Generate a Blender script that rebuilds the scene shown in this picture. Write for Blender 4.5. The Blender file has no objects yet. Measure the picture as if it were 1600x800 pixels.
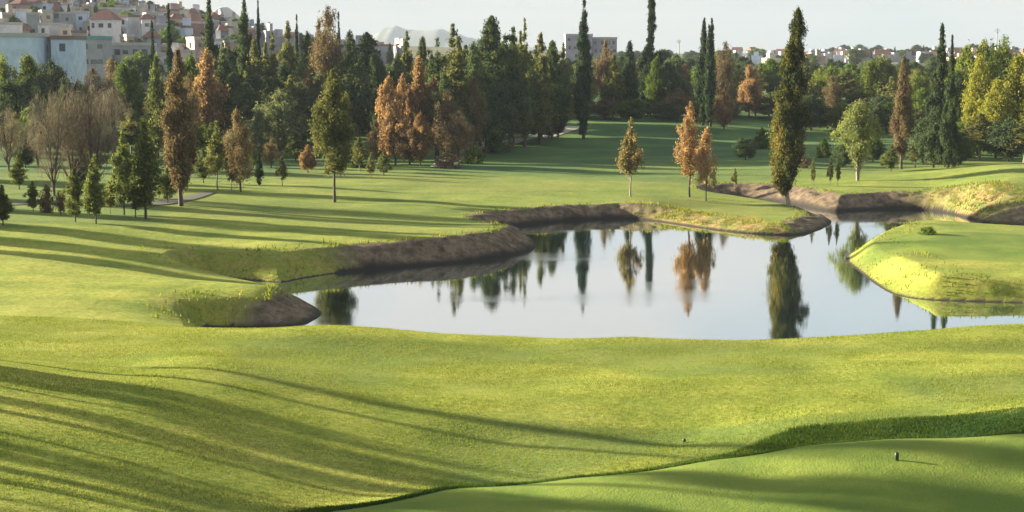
import bpy, math, random
import numpy as np
from mathutils import Vector

scene = bpy.context.scene
R = math.radians

# ------------------------------------------------------------------ camera
EYE = 12.0
FPX = 800.0 / math.tan(R(17.0))          # focal length in photo pixels (photo is 1600 wide)
PITCH = math.atan((400 - 90) / FPX)      # horizon on photo row 90
cam_d = bpy.data.cameras.new("camera")
cam = bpy.data.objects.new("camera", cam_d)
scene.collection.objects.link(cam)
cam.location = (0, 0, EYE)
cam.rotation_euler = (math.pi / 2 - PITCH, 0, 0)
cam_d.angle = R(34.0)
cam_d.clip_start = 0.5
cam_d.clip_end = 30000
scene.camera = cam

# ------------------------------------------------------------------ light
SUN_EL, SUN_AZ = 12.5, 293.0             # compass azimuth of the sun (view direction +y is 0)
to_sun = Vector((math.sin(R(SUN_AZ)) * math.cos(R(SUN_EL)), math.cos(R(SUN_AZ)) * math.cos(R(SUN_EL)), math.sin(R(SUN_EL))))
sun_d = bpy.data.lights.new("sun", 'SUN')
sun_d.energy = 5.0
sun_d.angle = R(1.1)
sun_d.color = (1.0, 0.87, 0.66)
sun = bpy.data.objects.new("sun", sun_d)
scene.collection.objects.link(sun)
sun.rotation_euler = to_sun.to_track_quat('Z', 'Y').to_euler()

world = bpy.data.worlds.new("World")
scene.world = world
world.use_nodes = True
wt = world.node_tree
wt.nodes.clear()


def N(t, typ, **kw):
    n = t.nodes.new(typ)
    for k, v in kw.items():
        if k.startswith('i_'):
            n.inputs[k[2:].replace('_', ' ')].default_value = v
        else:
            setattr(n, k, v)
    return n


def ramp(t, stops, src):
    n = t.nodes.new('ShaderNodeValToRGB')
    e = n.color_ramp.elements
    while len(e) < len(stops):
        e.new(0.5)
    for el, (p, c) in zip(e, stops):
        el.position = p
        el.color = (c[0], c[1], c[2], 1) if hasattr(c, '__len__') else (c, c, c, 1)
    t.links.new(src, n.inputs[0])
    return n.outputs[0]


def mixc(t, a, b, fac, mode='MIX'):
    n = t.nodes.new('ShaderNodeMix')
    n.data_type = 'RGBA'
    n.blend_type = mode
    for v, s in ((fac, n.inputs[0]), (a, n.inputs[6]), (b, n.inputs[7])):
        if hasattr(v, 'links'):
            t.links.new(v, s)
        elif hasattr(v, '__len__'):
            s.default_value = (v[0], v[1], v[2], 1)
        else:
            s.default_value = v
    return n.outputs[2]


sky = N(wt, 'ShaderNodeTexSky', sky_type='NISHITA', sun_disc=False)
sky.sun_elevation = R(SUN_EL)
sky.sun_rotation = R(SUN_AZ)
sky.air_density = 1.0
sky.dust_density = 1.5
sky.ozone_density = 1.5
tc = N(wt, 'ShaderNodeTexCoord')
mp = N(wt, 'ShaderNodeMapping')
mp.inputs['Scale'].default_value = (1.0, 1.0, 3.0)
wt.links.new(tc.outputs['Generated'], mp.inputs[0])
nz = N(wt, 'ShaderNodeTexNoise')
nz.inputs['Scale'].default_value = 3.2
nz.inputs['Detail'].default_value = 5
nz.inputs['Roughness'].default_value = 0.55
wt.links.new(mp.outputs[0], nz.inputs['Vector'])
sep = N(wt, 'ShaderNodeSeparateXYZ')
wt.links.new(tc.outputs['Generated'], sep.inputs[0])
# thin high cloud: nearly closed at the horizon, opening upwards
low = ramp(wt, [(0.0, 0.97), (0.06, 0.95), (0.18, 0.85), (0.5, 0.45)], sep.outputs[2])
cl = ramp(wt, [(0.40, 0.0), (0.66, 1.0)], nz.outputs[0])
cf = mixc(wt, low, (1, 1, 1), mixc(wt, (0, 0, 0), (0.62, 0.62, 0.62), cl))
warm = ramp(wt, [(0.40, (2.5, 2.82, 2.9)), (0.50, (3.0, 3.02, 2.92)), (0.60, (3.5, 3.25, 2.95))], nz.outputs[0])
skyc = mixc(wt, sky.outputs[0], warm, cf)
bg = N(wt, 'ShaderNodeBackground')
bg.inputs['Strength'].default_value = 0.05
wt.links.new(skyc, bg.inputs[0])
wo = N(wt, 'ShaderNodeOutputWorld')
wt.links.new(bg.outputs[0], wo.inputs[0])

scene.view_settings.view_transform = 'Standard'
scene.view_settings.look = 'None'
scene.view_settings.exposure = 2.43
scene.view_settings.gamma = 1
scene.view_settings.use_curve_mapping = False
scene.cycles.max_bounces = 6
scene.cycles.diffuse_bounces = 2
scene.cycles.glossy_bounces = 3
scene.cycles.transmission_bounces = 3
scene.cycles.transparent_max_bounces = 8
scene.cycles.caustics_reflective = False
scene.cycles.caustics_refractive = False
scene.cycles.use_denoising = True

# ------------------------------------------------------------------ helpers
cp, sp_ = math.cos(PITCH), math.sin(PITCH)


def at(px, py, d):
    """point seen at photo pixel (px,py) at distance d along +y"""
    dy = FPX * cp + (400 - py) * sp_
    dz = -FPX * sp_ + (400 - py) * cp
    t = d / dy
    return (t * (px - 800), d, EYE + t * dz)


def at_z(px, py, z):
    dy = FPX * cp + (400 - py) * sp_
    dz = -FPX * sp_ + (400 - py) * cp
    t = (z - EYE) / dz
    return (t * (px - 800), t * dy)


def tag(o, label=None, cat=None, group=None, kind=None):
    if label: o['label'] = label
    if cat: o['category'] = cat
    if group: o['group'] = group
    if kind: o['kind'] = kind
    return o


def link(o, parent=None):
    scene.collection.objects.link(o)
    if parent is not None:
        o.parent = parent
    return o


def mesh_np(name, verts, quads=None, mats=(), attrs=None, smooth=False, tris=None, midx=None):
    """fast mesh from numpy arrays"""
    me = bpy.data.meshes.new(name)
    verts = np.asarray(verts, np.float32)
    faces = quads if quads is not None else tris
    faces = np.asarray(faces, np.int32)
    k = faces.shape[1]
    me.vertices.add(len(verts))
    me.vertices.foreach_set('co', verts.ravel())
    me.loops.add(faces.size)
    me.loops.foreach_set('vertex_index', faces.ravel())
    me.polygons.add(len(faces))
    me.polygons.foreach_set('loop_start', np.arange(0, faces.size, k, dtype=np.int32))
    me.polygons.foreach_set('loop_total', np.full(len(faces), k, np.int32))
    if midx is not None:
        me.polygons.foreach_set('material_index', np.asarray(midx, np.int32))
    me.polygons.foreach_set('use_smooth', np.full(len(faces), bool(smooth)))
    for m in mats:
        me.materials.append(m)
    for an, av in (attrs or {}).items():
        a = me.attributes.new(an, 'FLOAT', 'POINT')
        a.data.foreach_set('value', np.asarray(av, np.float32))
    me.update(calc_edges=True)
    return me


def vnoise(x, y, seed=0):
    """smooth value noise, numpy"""
    xi, yi = np.floor(x), np.floor(y)
    fx, fy = x - xi, y - yi
    fx = fx * fx * (3 - 2 * fx)
    fy = fy * fy * (3 - 2 * fy)

    def h(a, b):
        v = np.sin(a * 127.1 + b * 311.7 + seed * 74.7) * 43758.5453
        return v - np.floor(v)
    return (h(xi, yi) * (1 - fx) + h(xi + 1, yi) * fx) * (1 - fy) + (h(xi, yi + 1) * (1 - fx) + h(xi + 1, yi + 1) * fx) * fy


def sstep(a, b, x):
    t = np.clip((x - a) / (b - a), 0, 1)
    return t * t * (3 - 2 * t)

# ------------------------------------------------------------------ terrain height
# surveyed points: photo column, photo row, distance
CP = [
    # near green and its lip
    (-350, 820, 31), (0, 800, 31.5), (200, 800, 32.5), (400, 800, 34.5), (520, 800, 33.5), (800, 800, 33), (1200, 800, 33), (1600, 800, 33), (1950, 800, 33),
    (700, 760, 35.8), (900, 745, 37), (1100, 722, 38), (1250, 701, 39), (1400, 690, 39.3), (1600, 681, 39.3), (1900, 675, 39.3),
    (800, 772, 34.6), (1200, 745, 36), (1600, 740, 35.6), (1400, 760, 34.6),
    # hidden hollow behind the lip
    (900, 762, 39.2), (1100, 742, 40.4), (1250, 724, 41.5), (1400, 716, 41.8), (1600, 710, 41.8), (1900, 705, 41.8),
    (700, 766, 38.0), (560, 785, 36.6), (420, 775, 36.6),
    # bank beyond it
    (900, 728, 42), (900, 700, 44.5), (1050, 722, 42.2), (1100, 706, 43.6), (1050, 692, 45.5), (1250, 696, 44.0), (1250, 666, 45.2), (1400, 688, 43.9), (1400, 658, 45.0),
    (1600, 680, 43.4), (1600, 645, 44.7), (1900, 640, 44.6),
    # middle slopes
    (0, 750, 34.5), (0, 700, 37.6), (0, 650, 41.3), (0, 600, 45.6), (0, 572, 49.5), (-300, 600, 43), (-300, 700, 36), (-300, 560, 50),
    (200, 745, 36.4), (200, 700, 39.3), (200, 650, 42.7), (200, 610, 46.5), (200, 580, 51),
    (310, 553, 54.3), (310, 577, 50.5), (310, 610, 47.2), (310, 545, 58.5), (240, 560, 54.5),
    (400, 740, 38.6), (400, 700, 41.4), (400, 650, 45.0), (400, 600, 49.0), (430, 574, 52.5), (400, 560, 57),
    (600, 735, 40.4), (600, 700, 43.2), (600, 650, 47), (600, 610, 50.2), (600, 580, 54), (600, 545, 60),
    (800, 700, 44.6), (800, 650, 47.8), (800, 620, 50), (800, 590, 53.6), (800, 560, 58), (800, 540, 62),
    (1000, 660, 47.5), (1000, 620, 50), (1000, 590, 53), (1000, 560, 58),
    (1200, 640, 48.2), (1200, 600, 51.5), (1200, 570, 55.5), (1200, 548, 61), (1400, 630, 48.3), (1400, 590, 52.5), (1400, 550, 59.5),
    (1600, 620, 48.5), (1600, 580, 53.5), (1600, 545, 60.5), (1900, 600, 51), (1900, 540, 60.5),
    # crest in front of the pond
    (-300, 520, 62), (0, 520, 62.5), (200, 520, 64), (330, 516.5, 66), (500, 514.5, 67), (600, 515.5, 66.5), (800, 520.5, 66), (1000, 527, 65.5), (1250, 530.5, 65), (1400, 522, 65.5), (1500, 514, 66), (1600, 508.5, 66), (1900, 506, 66.5),
    (600, 535, 70), (1000, 545, 68.6), (1400, 540, 69.4), (1700, 530, 70), (400, 530, 69.6),
    # left fairway
    (-300, 470, 72), (0, 470, 72), (150, 480, 71), (-300, 400, 88), (0, 420, 82), (0, 375, 93.5), (150, 400, 88), (150, 440, 79), (250, 470, 73.6), (270, 440, 80), (250, 400, 89),
    (400, 447, 81.5), (400, 455, 77.6), (330, 470, 75.5), (440, 452, 80), (300, 435, 83.5), (470, 470, 79),
    (270, 385, 94.5), (330, 390, 94), (420, 383, 95.5), (600, 378, 98.5), (720, 368, 100.5), (780, 350, 108), (740, 350, 110), (735, 321, 125), (680, 345, 113),
    (0, 350, 102), (150, 350, 104), (300, 350, 105), (500, 350, 108), (600, 350, 109), (-300, 350, 100),
    (0, 320, 118), (150, 320, 119), (300, 320, 120), (500, 320, 123), (680, 320, 123), (800, 317, 128), (940, 318, 127.5), (1030, 320, 126.5),
    (0, 285, 140), (200, 285, 141), (400, 290, 139), (600, 290, 140), (800, 295, 139), (950, 300, 136), (-300, 300, 130),
    (0, 255, 168), (100, 245, 176), (300, 255, 168), (500, 260, 164), (650, 262, 164), (820, 262, 164), (980, 270, 157), (1080, 285, 146),
    # promontory on the far shore
    (1100, 312, 131), (1130, 314, 130.5), (1180, 319, 129), (1235, 323, 127), (1280, 334, 125.5), (1060, 325, 127),
    # hillside behind
    (400, 225, 195), (550, 235, 186), (720, 235, 188), (900, 240, 186), (1080, 240, 185),
    (480, 195, 218), (560, 185, 226), (570, 160, 256), (820, 214, 206), (900, 205, 214), (900, 190, 226), (1000, 180, 238), (1000, 200, 216), (1100, 200, 217),
    (1150, 182, 238), (1300, 185, 236), (1300, 215, 206), (0, 220, 196), (250, 215, 205), (-300, 240, 190), (-300, 200, 220), (120, 195, 225),
    # far bank of the channel and right mound
    (1140, 279, 150), (1200, 291, 142), (1300, 300, 136), (1400, 298, 135.5), (1460, 293, 137), (1250, 262, 158), (1350, 262, 160), (1450, 262, 152), (1420, 240, 178),
    (1520, 300, 127), (1560, 285, 130), (1560, 262, 142), (1650, 265, 139), (1660, 315, 123), (1600, 310, 124.5), (1500, 257, 160), (1600, 250, 168), (1850, 260, 150), (1850, 300, 128), (1550, 225, 195), (1650, 215, 205),
    # right promontory with its green
    (1420, 352, 108.5), (1450, 349.5, 109), (1500, 355, 107), (1600, 360, 106), (1850, 362, 106), (1450, 372, 99.5), (1400, 372, 100.8), (1365, 388, 97.6), (1400, 400, 92.8), (1352, 404, 95.6),
    (1480, 400, 92.5), (1550, 400, 92.5), (1550, 425, 86), (1600, 432, 84.2), (1480, 428, 84.6), (1420, 425, 86.2), (1850, 430, 84.5), (1850, 395, 94),
    # far land, town hill on the left
    (400, 150, 275), (800, 160, 262), (1200, 165, 258), (1600, 180, 240), (1950, 180, 240), (0, 160, 265), (-300, 160, 265),
    (1000, 140, 300), (1400, 150, 290), (600, 140, 300), (0, 112, 330), (200, 130, 330), (-350, 100, 330),
    (-350, 20, 450), (0, 45, 430), (150, 50, 430), (300, 75, 430), (450, 100, 420),
    (-350, -70, 620), (0, -10, 600), (80, 0, 590), (150, 14, 590), (250, 30, 600), (330, 44, 620), (420, 62, 620), (500, 82, 600),
    (-350, -90, 900), (0, -5, 900), (300, 45, 900), (560, 88, 700), (700, 99, 600), (900, 100, 600), (1200, 103, 600), (1600, 103, 600), (1950, 103, 600),
    (1200, 88, 950), (1400, 86, 950), (1600, 82, 950), (1950, 80, 950), (900, 92, 950), (650, 90, 950),
    (-350, 60, 2500), (300, 80, 2500), (800, 92, 2500), (1400, 90, 2500), (1950, 90, 2500), (0, 90, 7000), (800, 91, 7000), (1900, 91, 7000),
]
P3 = np.array([at(*c) for c in CP])


def uv(x, y):
    y = np.maximum(y, 12.0)
    return x / y * 1.15, np.log(y)


_u, _v = uv(P3[:, 0], P3[:, 1])


def tps_k(r2):
    return 0.5 * r2 * np.log(r2 + 1e-12)


n_ = len(P3)
_K = tps_k((_u[:, None] - _u[None]) ** 2 + (_v[:, None] - _v[None]) ** 2) + np.eye(n_) * 2e-5
_P = np.stack([np.ones(n_), _u, _v], 1)
_A = np.block([[_K, _P], [_P.T, np.zeros((3, 3))]])
_w = np.linalg.solve(_A, np.concatenate([P3[:, 2], np.zeros(3)]))


def z_base(x, y):
    x = np.asarray(x, float).ravel()
    y = np.asarray(y, float).ravel()
    out = np.empty(len(x))
    for i in range(0, len(x), 20000):
        u, v = uv(x[i:i + 20000], y[i:i + 20000])
        u = np.clip(u, -0.55, 0.55)
        v = np.clip(v, 3.25, 8.9)
        k = tps_k((u[:, None] - _u[None]) ** 2 + (v[:, None] - _v[None]) ** 2)
        out[i:i + 20000] = k @ _w[:n_] + _w[n_] + _w[n_ + 1] * u + _w[n_ + 2] * v
    return out


# pond outline: photo column,row on the water plane, bank width, bank type (0 lawn, 1 bare earth, 2 rough dry grass)
POND = [
    (1660, 522, 5, 0), (1500, 528, 5, 0), (1400, 536, 5, 0), (1250, 546, 5, 0), (1000, 543, 5, 0), (800, 536, 5, 0), (600, 531, 5, 0), (500, 529, 5, 0), (400, 528, 5, 0), (380, 526, 3.5, 0), (322, 518, 1.3, 3),
    (320, 511, 1.3, 3), (345, 511, 2.0, 3), (390, 512.5, 2.4, 1), (440, 511.5, 2.6, 1), (480, 506, 2.2, 1), (504, 493, 1.8, 1), (497, 481, 1.8, 1), (465, 467, 1.6, 0), (430, 459, 1.6, 0), (380, 452, 1.6, 0), (322, 444, 1.6, 0), (300, 437, 1.5, 3),
    (312, 430, 1.8, 3), (370, 436, 2.2, 3), (440, 443, 2.2, 3), (470, 436, 2.2, 3), (520, 428, 2.2, 3), (560, 424, 2.2, 1), (640, 417, 2.2, 1), (720, 411, 2.2, 1), (780, 404, 2.2, 1), (820, 396, 2.0, 1), (840, 387, 2.0, 1),
    (835, 377, 2.0, 1), (805, 367, 1.8, 1), (770, 359, 1.8, 1), (790, 355, 1.8, 1), (840, 350, 1.6, 1), (880, 345.5, 1.6, 1), (940, 342, 1.6, 1), (985, 342, 1.8, 1), (1030, 346, 2.2, 2),
    (1080, 354, 2.4, 2), (1130, 361, 2.2, 2), (1180, 366, 2.0, 2), (1230, 368, 2.0, 2), (1262, 366, 2.0, 1), (1288, 357, 2.0, 1), (1303, 346, 1.8, 1),
    (1285, 338, 1.8, 1), (1240, 331, 1.8, 0), (1190, 325, 1.6, 0), (1130, 318, 1.6, 0), (1112, 312, 1.4, 1),
    (1125, 308, 2, 1), (1200, 312, 2, 1), (1250, 321, 2, 1), (1300, 332, 2, 1), (1340, 328.5, 2, 1), (1420, 327, 2, 1), (1470, 330, 2.2, 2), (1515, 342, 3, 2), (1550, 352, 3, 1), (1660, 356, 3, 1),
    (1660, 374, 2, 0), (1500, 371, 2, 0), (1430, 364, 1.6, 0), (1385, 372, 1.8, 4), (1338, 389, 1.8, 4), (1315, 404, 1.6, 4), (1340, 423, 2.0, 4), (1365, 443, 2.4, 4), (1392, 460, 2.6, 4), (1430, 468, 2.0, 4), (1500, 471, 1.6, 3), (1660, 476, 1.6, 3),
]
_pp = np.array([list(at_z(a, b, 0.0)) + [c, t == 1, {2: 1.0, 3: .3, 4: .14}.get(t, 0)] for a, b, c, t in POND], float)
for _ in range(2):                        # corner cutting
    nx = np.roll(_pp, -1, 0)
    _pp = np.stack([_pp * 0.75 + nx * 0.25, _pp * 0.25 + nx * 0.75], 1).reshape(-1, 5)
PA, PB = _pp, np.roll(_pp, -1, 0)


def pond_sd(x, y):
    """signed distance to the shoreline (negative in the water) and bank attributes"""
    n = len(x)
    sd = np.empty(n)
    at_ = np.empty((n, 3))
    for i in range(0, n, 8000):
        px, py = x[i:i + 8000, None], y[i:i + 8000, None]
        ax, ay, bx, by = PA[:, 0], PA[:, 1], PB[:, 0], PB[:, 1]
        ex, ey = bx - ax, by - ay
        t = np.clip(((px - ax) * ex + (py - ay) * ey) / (ex * ex + ey * ey + 1e-9), 0, 1)
        d2 = (px - ax - t * ex) ** 2 + (py - ay - t * ey) ** 2
        j = d2.argmin(1)
        r = np.arange(len(j))
        d = np.sqrt(d2[r, j])
        tt = t[r, j][:, None]
        at_[i:i + 8000] = PA[j, 2:] * (1 - tt) + PB[j, 2:] * tt
        cross = ((ay > py) != (by > py)) & (px < ex * (py - ay) / np.where(ey == 0, 1e-9, ey) + ax)
        sd[i:i + 8000] = np.where(cross.sum(1) % 2 == 1, -d, d)
    return sd, at_


PX0, PX1, PY0, PY1 = _pp[:, 0].min(), _pp[:, 0].max(), _pp[:, 1].min(), _pp[:, 1].max()


def ground(x, y, full=False):
    x = np.atleast_1d(np.asarray(x, float)).ravel()
    y = np.atleast_1d(np.asarray(y, float)).ravel()
    z = z_base(x, y)
    und = (vnoise(x / 9, y / 9, 1) - .5) * 0.22 + (vnoise(x / 17, y / 17, 11) - .5) * .25 * sstep(75, 60, y) * sstep(44, 50, y) + (vnoise(x / 24, y / 10, 17) - .5) * .8 * sstep(150, 185, y) * sstep(265, 240, y) + (vnoise(x / 3.3, y / 3.3, 2) - .5) * 0.05
    z = z + und * sstep(20, 45, y)
    sd = np.full(len(x), 50.0)
    att = np.zeros((len(x), 3))
    m = (x > PX0 - 9) & (x < PX1 + 9) & (y > PY0 - 9) & (y < PY1 + 9)
    if m.any():
        s, a = pond_sd(x[m], y[m])
        sd[m] = s
        att[m] = a
    near = sd < 12
    z = np.where(near & (sd > 0), np.maximum(z, 0.55), z)
    w = np.maximum(att[:, 0], 0.8)
    rough = (vnoise(x / 1.1, y / 1.1, 5) - .5) * 0.7 + (vnoise(x / .45, y / .45, 6) - .5) * .3
    s2 = sd + rough * (att[:, 1] + att[:, 2]) * np.clip(sd, 0, 1.0)
    k = np.clip(s2 / w, 0, 1)
    prof = np.where(att[:, 1] + att[:, 2] > .5, k ** 0.85 * (1 - .25 * k) / .75, k * k * (3 - 2 * k) * .7 + k * .3)
    zz = np.where(sd > 0, z * prof, np.maximum(sd * 0.5, -1.2))
    clod = ((vnoise(x / .55, y / .55, 41) - .5) * .16 + (vnoise(x / 1.6, y / 1.6, 42) - .5) * .22) * np.sin(np.clip(k, 0, 1) * 3.14) * (att[:, 1] + .5 * att[:, 2])
    z = np.where(near, np.where(sd > 0, np.maximum(zz + clod, .01), zz), z)
    if full:
        return z, sd, att, k
    return z


def hit(px, py, d0=25.0, d1=700.0):
    """ground point seen at a photo pixel"""
    d = np.geomspace(d0, d1, 500)
    pts = np.array([at(px, py, q) for q in d])
    g = ground(pts[:, 0], pts[:, 1])
    below = np.nonzero(pts[:, 2] <= g)[0]
    i = below[0] if len(below) else len(d) - 1
    if i > 0:
        a, b = pts[i - 1], pts[i]
        ga, gb = a[2] - g[i - 1], b[2] - g[i]
        t = ga / (ga - gb) if ga != gb else 0
        p = a + (b - a) * t
    else:
        p = pts[0]
    return float(p[0]), float(p[1])


# ------------------------------------------------------------------ materials
def new_mat(name):
    m = bpy.data.materials.new(name)
    m.use_nodes = True
    m.node_tree.nodes.clear()
    return m, m.node_tree


def out(t, shader):
    o = N(t, 'ShaderNodeOutputMaterial')
    t.links.new(shader, o.inputs[0])


def noise(t, scale, detail=4, rough=0.55, vec=None, mscale=None):
    n = N(t, 'ShaderNodeTexNoise')
    n.inputs['Scale'].default_value = scale
    n.inputs['Detail'].default_value = detail
    n.inputs['Roughness'].default_value = rough
    if vec is None:
        c = N(t, 'ShaderNodeTexCoord')
        vec = c.outputs['Object']
    if mscale:
        mm = N(t, 'ShaderNodeMapping')
        mm.inputs['Scale'].default_value = mscale
        t.links.new(vec, mm.inputs[0])
        vec = mm.outputs[0]
    t.links.new(vec, n.inputs['Vector'])
    return n.outputs[0]


def attr(t, name):
    a = N(t, 'ShaderNodeAttribute', attribute_name=name)
    return a.outputs['Fac']


def bump(t, h, strength, dist, normal=None):
    b = N(t, 'ShaderNodeBump')
    b.inputs['Strength'].default_value = strength
    b.inputs['Distance'].default_value = dist
    t.links.new(h, b.inputs['Height'])
    if normal is not None:
        t.links.new(normal, b.inputs['Normal'])
    return b.outputs[0]


def ground_material():
    m, t = new_mat('turf_and_earth')
    big = noise(t, 0.045, 3)
    mid = noise(t, 0.35, 5)
    fine = noise(t, 5.0, 4, .7)
    tiny = noise(t, 22.0, 2, .7)
    grass = ramp(t, [(0.30, (0.165, 0.222, 0.034)), (0.5, (0.258, 0.298, 0.052)), (0.70, (0.345, 0.352, 0.078))], mid)
    grass = mixc(t, grass, (0.30, 0.28, 0.075), ramp(t, [(0.48, 0), (0.68, .75)], big))
    grass = mixc(t, grass, ramp(t, [(0.33, (0.50, 0.54, 0.44)), (0.62, (1.22, 1.18, 1.08))], fine), 0.65, 'MULTIPLY')
    grass = mixc(t, grass, ramp(t, [(0.30, (0.55, 0.6, 0.5)), (0.65, (1.25, 1.2, 1.15))], tiny), 0.6, 'MULTIPLY')
    mow = noise(t, 1.0, 3, .5, mscale=(.05, .42, .3))
    grass = mixc(t, grass, ramp(t, [(0.38, (.80, .86, .82)), (0.60, (1.10, 1.06, 1.02))], mow), .75, 'MULTIPLY')
    clump = noise(t, 1.7, 5, .7)
    grass = mixc(t, grass, ramp(t, [(0.34, (.66, .76, .60)), (0.50, (1.0, 1.0, 1.0)), (0.70, (1.12, 1.06, 1.05))], clump), .7, 'MULTIPLY')
    green = mixc(t, (0.105, 0.165, 0.024), (0.165, 0.215, 0.034), ramp(t, [(0.4, 0), (0.62, 1)], mid))
    green = mixc(t, green, ramp(t, [(0.35, (0.75,) * 3), (0.62, (1.12,) * 3)], tiny), 0.5, 'MULTIPLY')
    col = mixc(t, grass, green, attr(t, 'green'))
    far = mixc(t, (0.018, 0.070, 0.032), (0.058, 0.125, 0.040), ramp(t, [(0.4, 0), (0.6, 1)], noise(t, 0.12, 4)))  # dark greens, partly standing in for shade on hillside and collar
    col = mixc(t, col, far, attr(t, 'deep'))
    scr = mixc(t, (0.060, 0.058, 0.040), (0.17, 0.145, 0.11), ramp(t, [(0.42, 0), (0.6, 1)], noise(t, 0.06, 5, .7)))
    col = mixc(t, col, scr, attr(t, 'scrub'))
    dry = mixc(t, (0.13, 0.175, 0.035), (0.33, 0.22, 0.095), ramp(t, [(0.36, 0), (0.60, 1)], noise(t, 0.9, 5, .65)))
    dry = mixc(t, dry, ramp(t, [(0.35, (0.45,) * 3), (0.65, (1.2,) * 3)], noise(t, 3.5, 3, .6)), 0.8, 'MULTIPLY')
    col = mixc(t, col, dry, attr(t, 'dry'))
    e1 = noise(t, 1.6, 6, .65)
    earth_ = mixc(t, (0.078, 0.058, 0.043), (0.20, 0.150, 0.108), ramp(t, [(0.36, 0), (0.64, 1)], e1))
    e2 = N(t, 'ShaderNodeTexVoronoi')
    e2.inputs['Scale'].default_value = 2.6
    c3 = N(t, 'ShaderNodeTexCoord')
    t.links.new(c3.outputs['Object'], e2.inputs['Vector'])
    earth = mixc(t, earth_, ramp(t, [(0.05, (.55,) * 3), (0.30, (1.1,) * 3)], e2.outputs[0]), .5, 'MULTIPLY')
    rill = noise(t, 1.0, 4, .6, mscale=(2.6, .35, .8))
    earth = mixc(t, earth, ramp(t, [(0.38, (.6,) * 3), (0.58, (1.2, 1.15, 1.1))], rill), .55, 'MULTIPLY')
    wet = mixc(t, earth, (0.030, 0.026, 0.024), attr(t, 'wet'))
    col = mixc(t, col, wet, attr(t, 'earth'))
    h = mixc(t, fine, tiny, 0.5)
    nrm = bump(t, h, 0.6, 0.08)
    nrm = bump(t, mid, 0.5, 0.25, nrm)
    p = N(t, 'ShaderNodeBsdfPrincipled')
    p.inputs['Roughness'].default_value = 0.9
    p.inputs['Specular IOR Level'].default_value = 0.08
    p.inputs['Sheen Weight'].default_value = 0.03
    p.inputs['Sheen Roughness'].default_value = 0.6
    p.inputs['Sheen Tint'].default_value = (0.75, 0.85, 0.35, 1)
    t.links.new(col, p.inputs['Base Color'])
    t.links.new(nrm, p.inputs['Normal'])
    out(t, p.outputs[0])
    return m


def water_material():
    m, t = new_mat('pond_water')
    r1 = noise(t, 1.4, 3, .5, mscale=(1, 1.0, 1))
    patch = noise(t, 0.055, 3, .5, mscale=(1, 1.7, 1))
    nrm = bump(t, r1, 0.025, 0.02)
    n2 = bump(t, noise(t, 7.0, 2, .5), 0.05, 0.012, nrm)
    g = N(t, 'ShaderNodeBsdfGlossy')
    g.inputs['Color'].default_value = (0.90, 0.95, 1.0, 1)
    rr = ramp(t, [(0.54, 0.012), (0.66, 0.11)], patch)
    t.links.new(rr, g.inputs['Roughness'])
    t.links.new(n2, g.inputs['Normal'])
    d = N(t, 'ShaderNodeBsdfDiffuse')
    d.inputs['Color'].default_value = (0.030, 0.050, 0.045, 1)
    fr = N(t, 'ShaderNodeFresnel')
    fr.inputs['IOR'].default_value = 1.5
    mxf = ramp(t, [(0.0, .42), (0.45, .86), (1.0, 1.0)], fr.outputs[0])
    mx = N(t, 'ShaderNodeMixShader')
    t.links.new(mxf, mx.inputs[0])
    t.links.new(d.outputs[0], mx.inputs[1])
    t.links.new(g.outputs[0], mx.inputs[2])
    out(t, mx.outputs[0])
    return m


MAT_G = ground_material()
MAT_W = water_material()

# ------------------------------------------------------------------ ground sheet
ys = np.concatenate([np.geomspace(6, 29, 30)[:-1], np.linspace(29, 48, 150)[:-1], np.linspace(48, 68, 90)[:-1], np.linspace(68, 152, 400)[:-1], np.geomspace(152, 330, 150)[:-1], np.geomspace(330, 1200, 80)[:-1], np.geomspace(1200, 7000, 30)])
us = np.concatenate([np.linspace(-1.0, -0.36, 50)[:-1], np.linspace(-0.36, 0.36, 700), np.linspace(0.36, 1.0, 50)[1:]])
GX = (us[None, :] * (ys[:, None] + 12)).ravel()
GY = np.repeat(ys, len(us))
gz, gsd, gatt, gk = ground(GX, GY, full=True)
nu = len(us)
ii = (np.arange(len(ys) - 1)[:, None] * nu + np.arange(nu - 1)[None]).ravel()
quads = np.stack([ii, ii + 1, ii + nu + 1, ii + nu], 1)


def in_px(px, py):
    return np.array([at_z(a, b, 1.0) for a, b in zip(px, py)])


# bank masks
edge_n = (vnoise(GX / .8, GY / .8, 9) - .5)
e_top = 1.0 + edge_n * .35
isbank = sstep(1.35, 1.0, gsd / np.maximum(gatt[:, 0], .8) * (1 + edge_n * .5))
A_earth = gatt[:, 1] * isbank
A_earth = np.where((gsd < 0.22) & (gsd > -3), 1.0, A_earth)
A_earth = np.maximum(A_earth, np.where(gsd < 0, 1, 0))
A_wet = sstep(0.55, 0.05, gsd)
A_dry = gatt[:, 2] * sstep(1.9, 1.2, gsd / np.maximum(gatt[:, 0], .8) * (1 + edge_n * .8))
# photo-row equivalent of each ground point, to lay out zones
ppx = 800 + FPX * GX / (GY * cp + (EYE - gz) * sp_)
lipx = np.array([300, 400, 430, 600, 700, 900, 1000, 1100, 1200, 1400, 1600, 1900])
liprow = np.array([860, 812, 795, 766, 756, 745, 738, 722, 703, 690, 681, 675])
lip_y = np.array([at(a, b, 1)[0] for a, b in zip(lipx, liprow)])
lipd = np.interp(GX / GY, (lipx - 800) / FPX, [29, 31.5, 33.2, 34.9, 35.8, 37, 37.4, 38, 39, 39.3, 39.3, 39.3])
A_green = sstep(-.25, -.6, GY - lipd) * sstep(390, 470, ppx)
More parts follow.
